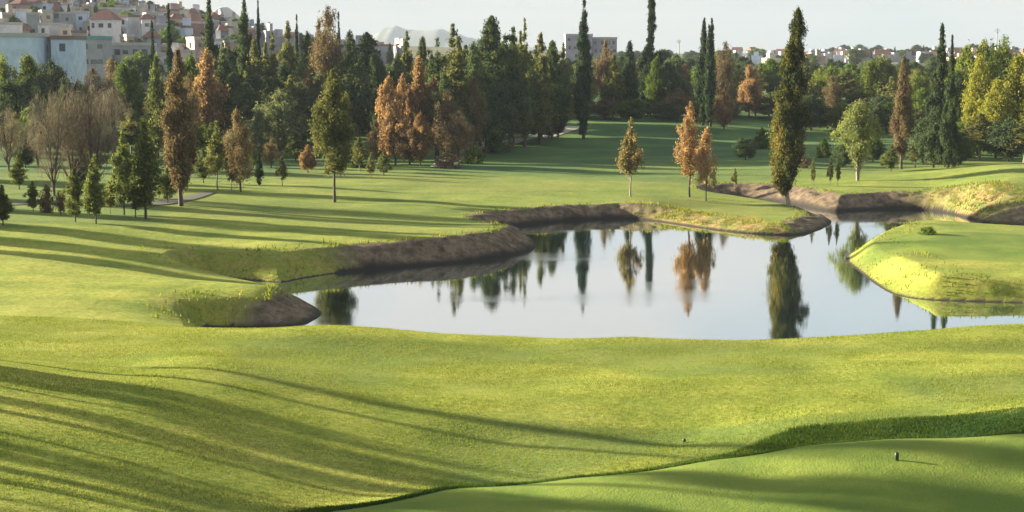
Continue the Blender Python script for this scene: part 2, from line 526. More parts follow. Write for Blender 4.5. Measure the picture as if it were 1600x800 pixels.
# green on the right promontory
gc = at(1590, 385, 96.5)
rr_ = np.hypot((GX - gc[0]) / 9.5, (GY - gc[1]) / 7.0)
A_green = np.maximum(A_green, sstep(1.05, .9, rr_))
A_deep = sstep(138, 168, GY + (vnoise(GX / 15, GY / 15, 12) - .5) * 25) * 0.9  # far hillside grass darkened in colour to carry the grove's shade
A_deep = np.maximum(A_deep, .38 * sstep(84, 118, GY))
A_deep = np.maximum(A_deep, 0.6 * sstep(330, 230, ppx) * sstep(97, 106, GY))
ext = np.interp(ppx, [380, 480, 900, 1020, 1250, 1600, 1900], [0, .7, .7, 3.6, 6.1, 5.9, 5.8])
A_deep = np.maximum(A_deep, 1.0 * sstep(400, 480, ppx) * sstep(-.55, -.35, GY - lipd) * sstep(ext + .45, ext - .25, GY - lipd + edge_n * .9))  # collar of rough, its colour darkened further for the bank's shade
A_deep = np.maximum(A_deep, .5 * sstep(.62, .8, vnoise(GX / 7, GY / 5, 31)) * (GY < 70) * (GY > lipd))
A_scrub = sstep(285, 320, GY)
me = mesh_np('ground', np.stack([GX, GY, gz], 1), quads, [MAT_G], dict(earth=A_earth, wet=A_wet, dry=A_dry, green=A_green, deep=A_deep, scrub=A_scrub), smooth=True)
tag(link(bpy.data.objects.new('ground', me)), kind='structure')

wx0, wx1, wy0, wy1 = PX0 - 1.5, PX1 + 1.5, PY0 - 1, PY1 + 1
me = mesh_np('water', [(wx0, wy0, 0), (wx1, wy0, 0), (wx1, wy1, 0), (wx0, wy1, 0)], [(0, 1, 2, 3)], [MAT_W])
tag(link(bpy.data.objects.new('water', me)), kind='structure')
# ------------------------------------------------------------------ foliage and bark
def foliage_mat(name, stops, trans=0.45, tcol=1.25):
    m, t = new_mat(name)
    oi = N(t, 'ShaderNodeObjectInfo')
    a = attr(t, 'tint')
    c = ramp(t, stops, a)
    hs = N(t, 'ShaderNodeHueSaturation')
    mr = N(t, 'ShaderNodeMapRange')
    mr.inputs['To Min'].default_value = 0.82
    mr.inputs['To Max'].default_value = 1.2
    t.links.new(oi.outputs['Random'], mr.inputs[0])
    t.links.new(mr.outputs[0], hs.inputs['Value'])
    t.links.new(c, hs.inputs['Color'])
    d = N(t, 'ShaderNodeBsdfDiffuse')
    t.links.new(hs.outputs[0], d.inputs['Color'])
    tr = N(t, 'ShaderNodeBsdfTranslucent')
    tc_ = mixc(t, hs.outputs[0], (tcol, tcol, tcol * .6), 1.0, 'MULTIPLY')
    t.links.new(tc_, tr.inputs['Color'])
    mx = N(t, 'ShaderNodeMixShader')
    mx.inputs[0].default_value = trans
    t.links.new(d.outputs[0], mx.inputs[1])
    t.links.new(tr.outputs[0], mx.inputs[2])
    out(t, mx.outputs[0])
    return m


def bark_mat(name, c1, c2):
    m, t = new_mat(name)
    c = mixc(t, c1, c2, ramp(t, [(0.35, 0), (0.65, 1)], noise(t, 3.0, 5, .6, mscale=(3, 3, .6))))
    d = N(t, 'ShaderNodeBsdfPrincipled')
    d.inputs['Roughness'].default_value = 0.9
    t.links.new(c, d.inputs['Base Color'])
    t.links.new(bump(t, noise(t, 9, 4, .6, mscale=(2, 2, .4)), .6, .05), d.inputs['Normal'])
    out(t, d.outputs[0])
    return m


F = {
    'autumn': foliage_mat('autumn_leaves', [(0.0, (0.10, 0.095, 0.045)), (0.5, (0.23, 0.19, 0.09)), (1.0, (0.36, 0.26, 0.13))], .45, 1.1),
    'thin_orange': foliage_mat('thin_orange_leaves', [(0.0, (0.14, 0.12, 0.07)), (0.4, (0.38, 0.24, 0.14)), (1.0, (0.53, 0.35, 0.20))], .5, 1.1),
    'elm': foliage_mat('pale_elm_leaves', [(0.0, (0.10, 0.13, 0.05)), (0.5, (0.19, 0.22, 0.085)), (1.0, (0.28, 0.30, 0.12))], .45),
    'young': foliage_mat('young_leaves', [(0.0, (0.050, 0.070, 0.034)), (0.5, (0.115, 0.140, 0.055)), (1.0, (0.22, 0.235, 0.075))], .45),
    'pine': foliage_mat('pine_needles', [(0.0, (0.037, 0.065, 0.040)), (0.5, (0.077, 0.112, 0.056)), (1.0, (0.181, 0.194, 0.077))], .3),
    'cypress': foliage_mat('cypress_scales', [(0.0, (0.024, 0.048, 0.031)), (0.6, (0.046, 0.074, 0.041)), (1.0, (0.090, 0.108, 0.046))], .25),
    'hero': foliage_mat('old_cypress_scales', [(0.0, (0.026, 0.040, 0.024)), (0.55, (0.060, 0.070, 0.030)), (0.85, (0.15, 0.15, 0.040)), (1.0, (0.23, 0.17, 0.05))], .4),
    'orange': foliage_mat('orange_leaves', [(0.0, (0.12, 0.095, 0.055)), (0.45, (0.31, 0.19, 0.115)), (1.0, (0.46, 0.31, 0.18))], .5, 1.1),
    'rust': foliage_mat('rusty_leaves', [(0.0, (0.090, 0.072, 0.052)), (0.5, (0.19, 0.14, 0.095)), (1.0, (0.29, 0.23, 0.12))], .4, 1.1),
    'twig': foliage_mat('bare_twigs', [(0.0, (0.11, 0.095, 0.088)), (0.5, (0.20, 0.17, 0.155)), (1.0, (0.27, 0.24, 0.19))], .3),
    'olive': foliage_mat('olive_leaves', [(0.0, (0.068, 0.081, 0.041)), (0.5, (0.142, 0.155, 0.061)), (1.0, (0.230, 0.209, 0.081))], .4),
    'leaf': foliage_mat('green_leaves', [(0.0, (0.045, 0.081, 0.026)), (0.5, (0.089, 0.141, 0.037)), (1.0, (0.194, 0.238, 0.052))], .45),
    'lime': foliage_mat('fresh_leaves', [(0.0, (0.065, 0.095, 0.028)), (0.5, (0.14, 0.175, 0.045)), (1.0, (0.23, 0.255, 0.06))], .45, 1.1),
    'yellow': foliage_mat('yellowing_leaves', [(0.0, (0.12, 0.14, 0.030)), (0.5, (0.22, 0.225, 0.042)), (1.0, (0.34, 0.31, 0.06))], .45, 1.1),
    'pale': foliage_mat('grey_green_leaves', [(0.0, (0.075, 0.090, 0.055)), (0.5, (0.13, 0.15, 0.085)), (1.0, (0.20, 0.21, 0.11))], .4),
    'dusk': foliage_mat('dark_leaves', [(0.0, (0.037, 0.061, 0.037)), (0.5, (0.068, 0.098, 0.051)), (1.0, (0.126, 0.151, 0.068))], .35),
}
BARK = bark_mat('brown_bark', (0.050, 0.036, 0.028), (0.13, 0.095, 0.070))
BARK_PALE = bark_mat('pale_bark', (0.16, 0.13, 0.11), (0.34, 0.29, 0.25))
BARK_DARK = bark_mat('dark_bark', (0.030, 0.022, 0.018), (0.070, 0.050, 0.038))


def norm(a):
    return a / (np.linalg.norm(a, axis=1, keepdims=True) + 1e-9)


def leaf_quads(pos, nrm, l, w, upright, rng):
    """one four-cornered leaf spray per position"""
    n = len(pos)
    up = np.tile([0, 0, 1.0], (n, 1)) * upright + rng.normal(size=(n, 3)) * (1 - upright * .75)
    a = norm(up - nrm * (up * nrm).sum(1, keepdims=True))
    b = np.cross(nrm, a)
    ll = (l * rng.uniform(.6, 1.35, n))[:, None]
    ww = (w * rng.uniform(.6, 1.35, n))[:, None]
    v = np.stack([pos - a * ll, pos + b * ww - a * ll * .1, pos + a * ll, pos - b * ww + a * ll * .1], 1).reshape(-1, 3)
    q = np.arange(4 * n).reshape(n, 4)
    return v, q


def crown_mesh(name, mat, H, W, prof, seed, z0=0.15, clumps=90, per=70, leaf=(.16, .09), cr=.5, upright=.5, spires=None, elong=1.3, shell=.55, fuzz=.35, ax=None, thin=0.0, extra=None):
    """foliage mesh of a tree of height H and width W; prof(t) gives relative radius from crown bottom (0) to top (1)
       spires: list of (dx, dy, relative height, relative width)"""
    rng = np.random.default_rng(seed)
    ts = np.linspace(0, 1, 200)
    pr = np.array([max(prof(t), 0.0) for t in ts])
    spires = spires or [(0, 0, 1, 1)]
    P, Nn, T = [], [], []
    tot = sum(s[2] * s[3] for s in spires)
    for (dx, dy, hh, ww) in spires:
        k = max(4, int(clumps * hh * ww / tot))
        wgt = pr * .8 + pr ** 2 * .6 + .06
        t = rng.choice(ts, k, p=wgt / wgt.sum()) + rng.uniform(-.01, .01, k)
        th = rng.uniform(0, 2 * math.pi, k)
        ph = rng.uniform(0, 6.28, 4)
        lob = 1 + .22 * np.sin(3 * th + ph[0] + t * 9) + .17 * np.sin(2 * th + ph[1] - t * 17) + .14 * np.sin(5 * th + ph[2] + t * 31)
        R_ = np.interp(t, ts, pr) * W * .5 * ww * lob
        rad = R_ * np.maximum(rng.uniform(0, 1, k), rng.uniform(0, 1, k)) ** shell
        zc = z0 * H + np.clip(t, 0, 1) * (H * hh - z0 * H - .12 * cr)
        cx = dx * W + rad * np.cos(th)
        cy = dy * W + rad * np.sin(th)
        if ax is not None:
            off = np.array([ax(tt) for tt in t])
            cx, cy = cx + off, cy
        pk = np.interp(t, ts, pr) / pr.max()
        crl = cr * (0.30 + .70 * pk) * rng.uniform(.6, 1.25, k)
        # a dense inner column so that the crown has no gaps at the top
        k2 = max(6, int(k * .45))
        t2 = np.concatenate([rng.uniform(0, 1, k2 // 2), 1 - rng.uniform(0, 1, k2 - k2 // 2) ** 1.6 * .5])
        r2 = np.interp(t2, ts, pr) * W * .5 * ww
        th2 = rng.uniform(0, 6.28, k2)
        z2 = z0 * H + t2 * (H * hh - z0 * H - .12 * cr)
        x2 = dx * W + np.cos(th2) * r2 * .22
        if ax is not None:
            x2 = x2 + np.array([ax(tt) for tt in t2])
        y2 = dy * W + np.sin(th2) * r2 * .22
        cx, cy, zc = np.concatenate([cx, x2]), np.concatenate([cy, y2]), np.concatenate([zc, z2])
        crl = np.concatenate([crl, np.clip(r2 * .72, .12, cr * .95)])
        k = len(cx)
        ct = rng.uniform(0, 1, k)
        C = np.stack([cx, cy, zc], 1)
        axis = np.stack([np.full(k, dx * W), np.full(k, dy * W), zc], 1)
        nl = np.maximum(5, (per * rng.uniform(.7, 1.3, k) * np.clip(crl / (cr * .8), .25, 1.3) ** 1.5).astype(int))
        idx = np.repeat(np.arange(k), nl)
        g = rng.normal(size=(len(idx), 3))
        g = norm(g) * (rng.uniform(0, 1, (len(idx), 1)) ** (1 / 2.2))
        gd = rng.normal(size=(len(idx), 3)) * .56
        pos = C[idx] + gd * crl[idx, None] * np.array([1, 1, elong])
        outw = norm(pos - axis[idx] + g * crl[idx, None])
        outw[:, 2] += .25
        nn = norm(outw + g * .6 + rng.normal(size=g.shape) * fuzz * 2)
        P.append(pos)
        Nn.append(nn)
        T.append(np.clip(ct[idx] * .42 + rng.uniform(0, .70, len(idx)) - .06, 0, 1))
    P, Nn, T = np.concatenate(P), np.concatenate(Nn), np.concatenate(T)
    if extra is not None:
        T = np.clip(T + extra(P), 0, 1)
    v, q = leaf_quads(P, Nn, leaf[0], leaf[1], upright, rng)
    return mesh_np(name, v, q, [mat], {'tint': np.repeat(T, 4)})


def tube(paths, sides=7):
    """paths: list of lists of (x,y,z,r)"""
    V, Q = [], []
    o = 0
    for path in paths:
        pa = np.array(path, float)
        n = len(pa)
        d = np.gradient(pa[:, :3], axis=0)
        d = norm(d)
        ref = np.where(np.abs(d[:, 2:3]) > .9, np.array([[1., 0, 0]]), np.array([[0, 0, 1.]]))
        a = norm(np.cross(d, ref))
        b = np.cross(d, a)
        ang = np.linspace(0, 2 * math.pi, sides, endpoint=False)
        ring = pa[:, None, :3] + pa[:, None, 3:4] * (a[:, None] * np.cos(ang)[None, :, None] + b[:, None] * np.sin(ang)[None, :, None])
        V.append(ring.reshape(-1, 3))
        for i in range(n - 1):
            for j in range(sides):
                k = (j + 1) % sides
                Q.append((o + i * sides + j, o + i * sides + k, o + (i + 1) * sides + k, o + (i + 1) * sides + j))
        o += n * sides
    return np.concatenate(V), np.array(Q)


def trunk_mesh(name, mat, H, r0, W, z0, seed, limbs=7, top=.9, bends=.12, forks=1, spread=.75, rise=.5, ax=None):
    rng = np.random.default_rng(seed + 77)
    paths = []
    for f in range(forks):
        ang = rng.uniform(0, 6.28)
        fo = 0 if forks == 1 else W * .18
        pts = []
        n = 9
        wob = rng.normal(size=(n, 2)) * bends * r0 * 3
        wob[0] = 0
        for i in range(n):
            t = i / (n - 1)
            x = fo * math.cos(ang + f * 6.28 / forks) * t + wob[i, 0]
            y = fo * math.sin(ang + f * 6.28 / forks) * t + wob[i, 1]
            if ax is not None:
                x += ax(max(0, (t * top - z0) / (1 - z0)))
                if t * top < z0:
                    x = ax(0) * math.sin(t * top / z0 * 1.57)
            pts.append((x, y, t * H * top, r0 * (1.25 if i == 0 else 1) * (1 - t) ** .8 + .012))
        paths.append(pts)
        for _ in range(limbs):
            t = rng.uniform(z0 * .8, .85)
            i = min(n - 2, int(t / top * (n - 1)))
            b = np.array(pts[i])
            a2 = rng.uniform(0, 6.28)
            L = W * .5 * spread * rng.uniform(.5, 1)
            rr = max(.015, b[3] * .45)
            e = (b[0] + math.cos(a2) * L, b[1] + math.sin(a2) * L, b[2] + L * rise * rng.uniform(.6, 1.5), .01)
            mid = ((b[0] * .5 + e[0] * .5), (b[1] * .5 + e[1] * .5), b[2] * .6 + e[2] * .4, rr * .6)
            paths.append([(b[0], b[1], b[2], rr), mid, e])
    v, q = tube(paths)
    return mesh_np(name, v, q, [mat], smooth=True)


# ------------------------------------------------------------------ tree kinds
def p_cyp(t): return (0.28 + .72 * min(1, t / .30)) * (1 - t) ** .62 * 1.15
def p_spire(t): return (.45 + .55 * min(1, t / .2)) * ((1 - t) ** 1.15 * .92 + .08)
def p_cone(t): return (.55 + .45 * min(1, t / .12)) * (1 - t) ** .72
def p_pine(t): return (.35 + .65 * min(1, t / .3)) * (1 - (max(0, t - .2) / .8) ** 2.0) ** .75
def p_flame(t): return math.sin(min(1, (t + .10) / .42) * 1.57) * (1 - (max(0, t - .3) / .7) ** 1.25) ** .8
def p_round(t): return math.sqrt(max(0, 1 - (2 * t - 1) ** 2)) * .95 + .05
def p_vase(t): return (.15 + .85 * min(1, t / .55)) * math.sqrt(max(0, 1 - max(0, (t - .5) / .5) ** 2))
def p_fan(t): return .35 + .65 * t if t < .75 else (1 - ((t - .75) / .25) ** 2) * 1.0
def p_hero(t): return float(np.interp(t, [0, .06, .15, .25, .4, .55, .68, .8, .9, .96, 1], [.25, .55, .85, 1.0, .95, .84, .70, .52, .42, .26, .05]))
def p_thin(t): return float(np.interp(t, [0, .1, .3, .45, .5, .6, .68, .75, .8, .95, 1], [.7, 1, .95, .8, .62, .34, .50, .30, .36, .22, .06]))
def p_bush(t): return math.sqrt(max(0, 1 - t ** 2.2))


# name: profile, foliage, bark, nominal H, W, crown params, trunk params, object name
KIND = {
    'pine': dict(obj='pine_tree', prof=p_pine, fol='pine', bark=BARK, H=13, W=5.0, z0=.16, clumps=120, per=85, leaf=(.20, .075), cr=.62, upright=.35, elong=.9, r0=.19, limbs=9, n=4, crown='crown',
                 sp=[[(0, 0, 1, .8), (.22, .1, .84, .6), (-.2, -.1, .78, .65)], [(0, 0, 1, 1)], [(.1, 0, 1, .7), (-.16, .1, .93, .7)], [(0, 0, 1, .75), (.2, -.1, .9, .55), (-.24, 0, .86, .5), (.05, .2, .7, .8)]]),
    'goldpine': dict(obj='pine_tree', prof=p_cone, fol='olive', bark=BARK, H=13, W=4.2, z0=.12, clumps=110, per=85, leaf=(.20, .075), cr=.55, upright=.4, elong=1.0, r0=.18, limbs=9, n=2, sp=[[(0, 0, 1, .9), (.2, .1, .78, .5)], [(0, 0, 1, .7), (-.2, .1, .9, .7)]]),
    'autumn': dict(obj='young_tree', prof=p_flame, fol='autumn', bark=BARK_PALE, H=6, W=1.8, z0=.30, clumps=44, per=60, leaf=(.10, .045), cr=.27, upright=.6, elong=1.4, r0=.05, limbs=12, n=1, sp=[[(0, 0, 1, .9), (.2, .1, .75, .5)]]),
    'thinorange': dict(obj='ash_tree', prof=lambda t: p_flame(t) * .7 + p_round(t) * .3, fol='thin_orange', bark=BARK, H=8, W=2.6, z0=.24, clumps=62, per=80, leaf=(.11, .045), cr=.34, upright=.75, elong=1.6, r0=.08, limbs=14, n=2, rise=1.0, sp=[[(0, 0, 1, .75), (.26, .1, .78, .5), (-.25, 0, .86, .5)], [(0, 0, 1, .8), (-.24, .1, .82, .55)]]),
    'lonepine': dict(obj='pine_tree', prof=lambda t: (.5 + .5 * min(1, t / .25)) * (1 - (max(0, t - .45) / .55) ** 1.4) ** .8, fol='olive', bark=BARK, H=10, W=2.8, z0=.24, clumps=150, per=130, leaf=(.11, .04), cr=.40, upright=.5, elong=1.2, r0=.10, limbs=9, n=1, sp=[[(0, 0, 1, .95), (.2, .1, .7, .35)]]),
    'cypress': dict(obj='cypress_tree', prof=p_cyp, fol='cypress', bark=BARK_DARK, H=14, W=2.3, z0=.05, clumps=120, per=70, leaf=(.20, .06), cr=.34, upright=.85, elong=1.8, r0=.16, limbs=3, n=3, sp=[[(0, 0, 1, 1)], [(0, 0, 1, .9), (.2, 0, .85, .6)], [(0, 0, 1, .8), (-.26, 0, .93, .6)]]),
    'spire': dict(obj='cypress_tree', prof=p_spire, fol='cypress', bark=BARK_DARK, H=15, W=2.6, z0=.08, clumps=120, per=70, leaf=(.20, .06), cr=.32, upright=.85, elong=1.8, r0=.16, limbs=3, n=2, sp=[[(0, 0, 1, 1)], [(0, 0, 1, .85), (-.2, .05, .88, .6)]]),
    'fircone': dict(obj='cypress_tree', prof=lambda t: (1 - t) ** 1.0 * .95 + .04, fol='dusk', bark=BARK_DARK, H=14, W=4.6, z0=.05, clumps=150, per=75, leaf=(.20, .07), cr=.42, upright=.7, elong=1.5, r0=.18, limbs=4, n=2, sp=[[(0, 0, 1, 1)], [(0, 0, 1, 1)]]),
    'rustcyp': dict(obj='cypress_tree', prof=p_cyp, fol='rust', bark=BARK, H=12, W=2.2, z0=.12, clumps=130, per=130, leaf=(.13, .045), cr=.36, upright=.8, elong=1.6, r0=.14, limbs=4, n=2, sp=[[(0, 0, 1, 1)], [(0, 0, 1, .8), (.2, 0, .8, .6)]]),
    'orange': dict(obj='ash_tree', prof=lambda t: p_flame(t) * .6 + p_round(t) * .4, fol='orange', bark=BARK, H=9, W=3.6, z0=.17, clumps=105, per=120, leaf=(.14, .06), cr=.40, upright=.75, elong=1.7, r0=.10, limbs=8, n=3,
                   sp=[[(0, 0, 1, .8), (.24, .1, .8, .55), (-.25, 0, .74, .6)], [(0, 0, 1, 1)], [(.1, 0, 1, .75), (-.2, .1, .86, .6)]]),
    'rust': dict(obj='ash_tree', prof=lambda t: p_flame(t) * .5 + p_round(t) * .5, fol='rust', bark=BARK, H=9, W=3.6, z0=.15, clumps=75, per=80, leaf=(.15, .045), cr=.45, upright=.75, elong=1.7, r0=.10, limbs=9, n=3,
                 sp=[[(0, 0, 1, .8), (.24, .1, .8, .55), (-.25, 0, .74, .6)], [(0, 0, 1, 1)], [(.1, 0, 1, .75), (-.2, .1, .86, .6)]]),
    'bare': dict(obj='bare_tree', prof=p_vase, fol='twig', bark=BARK, H=9, W=6.0, z0=.16, clumps=75, per=26, leaf=(.50, .016), cr=.75, upright=.72, elong=1.5, r0=.13, limbs=24, n=3, forks=3, rise=1.7, fuzz=.6, sp=[[(0, 0, 1, .8), (.25, .1, .8, .5), (-.25, 0, .85, .4)], [(0, 0, .95, .8), (.25, .1, .85, .6)], [(0, 0, 1, .7), (-.27, 0, .8, .6), (.2, .1, .7, .5)]]),
    'olive': dict(obj='young_tree', prof=p_flame, fol='olive', bark=BARK_PALE, H=6, W=1.8, z0=.24, clumps=46, per=50, leaf=(.13, .055), cr=.27, upright=.6, elong=1.4, r0=.05, limbs=7, n=3, sp=[[(0, 0, 1, .9), (.2, .1, .75, .5)], [(0, 0, 1, 1)], [(0, 0, 1, .8), (-.2, 0, .8, .6)]]),
    'green': dict(obj='young_tree', prof=p_flame, fol='young', bark=BARK, H=7, W=2.1, z0=.16, clumps=70, per=80, leaf=(.11, .045), cr=.30, upright=.6, elong=1.4, r0=.06, limbs=7, n=3, sp=[[(0, 0, 1, .9), (.2, .1, .75, .5)], [(0, 0, 1, 1)], [(0, 0, 1, .8), (-.2, 0, .85, .6)]]),
    'broad': dict(obj='broadleaf_tree', prof=p_round, fol='leaf', bark=BARK, H=10, W=7, z0=.16, clumps=130, per=85, leaf=(.20, .10), cr=.85, upright=.3, elong=.9, r0=.2, limbs=10, n=3, sp=[[(0, 0, 1, .9), (.25, .1, .8, .5)], [(0, 0, 1, 1)], [(-.2, 0, .94, .65), (.22, 0, 1, .65)]]),
    'darkbroad': dict(obj='broadleaf_tree', prof=p_round, fol='dusk', bark=BARK_DARK, H=10, W=7, z0=.12, clumps=120, per=85, leaf=(.20, .10), cr=.85, upright=.3, elong=.9, r0=.2, limbs=10, n=2, sp=[[(0, 0, 1, .9), (.25, .1, .8, .5)], [(-.2, 0, .94, .65), (.22, 0, 1, .65)]]),
    'lime': dict(obj='willow_tree', prof=p_round, fol='lime', bark=BARK, H=12, W=6, z0=.12, clumps=130, per=85, leaf=(.22, .09), cr=.75, upright=.6, elong=1.4, r0=.2, limbs=10, n=3, sp=[[(0, 0, 1, .8), (.3, .1, .85, .6), (-.3, 0, .8, .5)], [(0, 0, 1, 1)], [(-.2, 0, .94, .65), (.22, 0, 1, .65)]]),
    'yellow': dict(obj='willow_tree', prof=p_round, fol='yellow', bark=BARK, H=12, W=5, z0=.10, clumps=110, per=80, leaf=(.20, .09), cr=.7, upright=.7, elong=1.6, r0=.18, limbs=10, n=2, sp=[[(0, 0, 1, .7), (.3, .1, .85, .6), (-.3, 0, .8, .5)], [(0, 0, 1, .9), (.3, 0, .7, .6)]]),
    'pale': dict(obj='olive_tree', prof=p_round, fol='pale', bark=BARK_PALE, H=7, W=5, z0=.10, clumps=80, per=75, leaf=(.16, .06), cr=.6, upright=.5, elong=1.1, r0=.12, limbs=8, n=2, sp=[[(0, 0, 1, .9), (.25, .1, .8, .5)], [(-.2, 0, .94, .65), (.22, 0, 1, .65)]]),
    'vase': dict(obj='elm_tree', prof=p_vase, fol='elm', bark=BARK_PALE, H=8, W=4.0, z0=.20, clumps=130, per=65, leaf=(.14, .045), cr=.42, upright=.75, elong=1.4, r0=.11, limbs=16, n=1, forks=3, rise=1.6, fuzz=.5, sp=[[(0, 0, 1, 1)]]),
    'bush': dict(obj='bush', prof=p_bush, fol='leaf', bark=BARK, H=2.0, W=2.4, z0=.0, clumps=36, per=60, leaf=(.12, .06), cr=.35, upright=.4, elong=1, r0=.04, limbs=6, n=2, sp=[[(0, 0, 1, 1)], [(-.2, 0, .94, .65), (.22, 0, .8, .65)]]),
    'rustbush': dict(obj='bush', prof=p_bush, fol='rust', bark=BARK, H=2.0, W=1.6, z0=.0, clumps=30, per=50, leaf=(.12, .05), cr=.28, upright=.6, elong=1.2, r0=.04, limbs=6, n=2, sp=[[(0, 0, 1, 1)], [(-.2, 0, .94, .65), (.22, 0, .8, .65)]]),
}
_lib = {}


def variant(kind, i):
    K = KIND[kind]
    i = i % K['n']
    if (kind, i) not in _lib:
        c = crown_mesh(kind + '_crown', F[K['fol']], K['H'], K['W'], K['prof'], hash_(kind) + i, z0=K['z0'], clumps=K['clumps'], per=K['per'], leaf=K['leaf'], cr=K['cr'],
                       upright=K['upright'], spires=K['sp'][i % len(K['sp'])], elong=K['elong'], fuzz=K.get('fuzz', .35))
        t = trunk_mesh(kind + '_trunk', K['bark'], K['H'], K['r0'], K['W'], max(.1, K['z0']), hash_(kind) + i, limbs=K['limbs'], forks=K.get('forks', 1), rise=K.get('rise', .5))
        _lib[kind, i] = (c, t)
    return _lib[kind, i]


def hash_(s):
    return sum(ord(ch) * (k + 3) for k, ch in enumerate(s)) % 9973


RND = random.Random(4)
ORD = ['first', 'second', 'third', 'fourth', 'fifth', 'sixth', 'seventh', 'eighth', 'ninth', 'tenth', 'eleventh', 'twelfth', 'thirteenth', 'fourteenth', 'fifteenth', 'sixteenth', 'seventeenth', 'eighteenth', 'nineteenth', 'twentieth', 'twenty-first', 'twenty-second', 'twenty-third', 'twenty-fourth', 'twenty-fifth']
waiting = {}


def ranked(o, key, px):
    """remember a look-alike so that its place among its own kind can be put into its label at the end"""
    waiting.setdefault(key, []).append((px, o))
    return o


def give_ranks():
    for key, lst in waiting.items():
        lst.sort(key=lambda q: q[0])
        for i, (_, o) in enumerate(lst):
            o['label'] = key % (ORD[min(i, 24)] + ' from left') if len(lst) > 1 else key.replace(', %s', '').replace('%s ', '')

placed = []


def tree_at(kind, x, y, h, w, label, group=None, var=None, cat=None, name=None):
    K = KIND[kind]
    var = len(placed) if var is None else var
    c, t = variant(kind, var)
    r = link(bpy.data.objects.new(name or K['obj'], None))
    r.empty_display_size = .5
    r.location = (x, y, float(ground(x, y)[0]) - .05)
    r.rotation_euler[2] = RND.uniform(0, 6.28)
    sx = w / K['W'] * 1.0
    r.scale = (sx, sx, h / K['H'])
    tag(r, label, cat or K['obj'].replace('_', ' '), group)
    link(bpy.data.objects.new('foliage' if K['obj'] == 'bush' else 'crown', c), r)
    link(bpy.data.objects.new('stem' if K['obj'] == 'bush' else 'trunk', t), r)
    placed.append(r)
    return r


def tree_px(kind, px, base, top, wpx, label, group=None, d=None, var=None, cat=None, name=None):
    """stand a tree where the photo shows its foot (px, base); d sets the distance when other trees hide the foot"""
    if d is None:
        x, y = hit(px, base)
    else:
        x, y = at(px, base, d)[:2]
    z = float(ground(x, y)[0])
    h = at(px, top, y)[2] - z
    w = wpx * y / FPX * 1.08
    return tree_at(kind, x, y, h, w, label, group, var, cat, name)


# ---- the old cypress on the promontory
def ax_hero(t): return float(np.interp(t, [0, .12, .3, .6, 1], [-.52, -.40, -.12, .15, .42]))


hx, hy = hit(1233, 322)
hz = float(ground(hx, hy)[0])
hH = at(1242, 14, hy)[2] - hz
r = link(bpy.data.objects.new('cypress_tree', None))
r.location = (hx, hy, hz - .05)
tag(r, 'tallest old cypress, alone on the grassy point beside the pond, with a crooked bare foot', 'cypress tree')
cm = crown_mesh('cypress_crown', F['hero'], hH, 2.35, p_hero, 11, z0=.075, clumps=330, per=105, leaf=(.13, .04), cr=.30, upright=.75, elong=1.7, shell=.5, fuzz=.4, ax=ax_hero,
                extra=lambda P: .32 * sstep(-.2, -1.2, P[:, 0]) * sstep(10, 6, P[:, 2]))
link(bpy.data.objects.new('crown', cm), r)
tv, tq = tube([[(0, 0, 0, .24), (-.05, 0, .35, .17), (-.16, .03, .8, .15), (-.36, 0, 1.4, .14), (-.42, 0, 2.2, .13), (-.2, 0, 4, .11), (0, 0, 7, .09), (.3, 0, 11, .05), (.4, 0, 13, .02)],
               [(-.3, 0, 1.2, .07), (-.6, .1, 1.8, .05), (-1.0, .2, 2.8, .02)], [(-.35, 0, 1.6, .07), (.1, -.2, 2.6, .05), (.6, -.3, 3.8, .02)], [(-.4, 0, 2.0, .06), (-.8, -.3, 3.0, .04), (-1.1, -.4, 4.4, .02)]], 9)
link(bpy.data.objects.new('trunk', mesh_np('cypress_trunk', tv, tq, [BARK_PALE], smooth=True)), r)

# ---- very thin tall cypress with a knobbly top
tx, ty = hit(1012, 179)
tz = float(ground(tx, ty)[0])
tH = at(1017, -22, ty)[2] - tz
r = link(bpy.data.objects.new('cypress_tree', None))
r.location = (tx, ty, tz - .05)
tag(r, 'very tall thin cypress with knobbly narrow top leaving the frame, right of grey block', 'cypress tree')
cm = crown_mesh('thin_cypress_crown', F['cypress'], tH, 3.0, p_thin, 31, z0=.05, clumps=190, per=70, leaf=(.19, .06), cr=.30, upright=.8, elong=1.7, ax=lambda t: .5 * t)
link(bpy.data.objects.new('crown', cm), r)
tv, tq = tube([[(0, 0, 0, .22), (.1, 0, 4, .18), (.3, 0, 9, .12), (.5, 0, tH * .96, .03)]], 7)
link(bpy.data.objects.new('trunk', mesh_np('thin_cypress_trunk', tv, tq, [BARK_DARK], smooth=True)), r)

T = tree_px
# ---- single trees and small groups that stand out in the photo
T('rustcyp', 283, 322, 78, 46, 'tall narrow cypress turning orange-brown on the left fairway, with a bare foot', var=0)
T('lonepine', 523, 316, 108, 52, 'pine with yellow-lit left side and thin bare trunk, alone on the left fairway', var=0)
T('autumn', 985, 307, 184, 36, 'slim young tree with thinning yellow-brown leaves on the far pond bank', var=0)
T('thinorange', 1077, 308, 158, 44, 'larger of the two orange trees on the point beside the pond, the rear left one', var=2)
T('thinorange', 1103, 314, 198, 32, 'smaller orange tree in front of the larger orange one on the point', var=1)
T('vase', 1340, 282, 163, 62, 'pale green vase-shaped elm with several pale stems, alone behind the channel')
T('rustcyp', 1408, 264, 88, 28, 'orange and dark columnar cypress between the pale elm and the dark green cypress', var=0)
T('fircone', 1466, 257, 38, 52, 'broad dark green pointed cypress at the right, left of the yellow-green willows', var=0)
T('fircone', 1482, 262, 56, 34, 'smaller dark cypress leaning against the broad pointed one on its right', var=1)
T('darkbroad', 1458, 262, 172, 56, 'low dark round tree in front of the broad pointed cypress', var=0)
T('cypress', 912, 204, 2, 28, 'tall dark cypress with a needle-thin tip beside the left edge of the grey block', d=203, var=1)
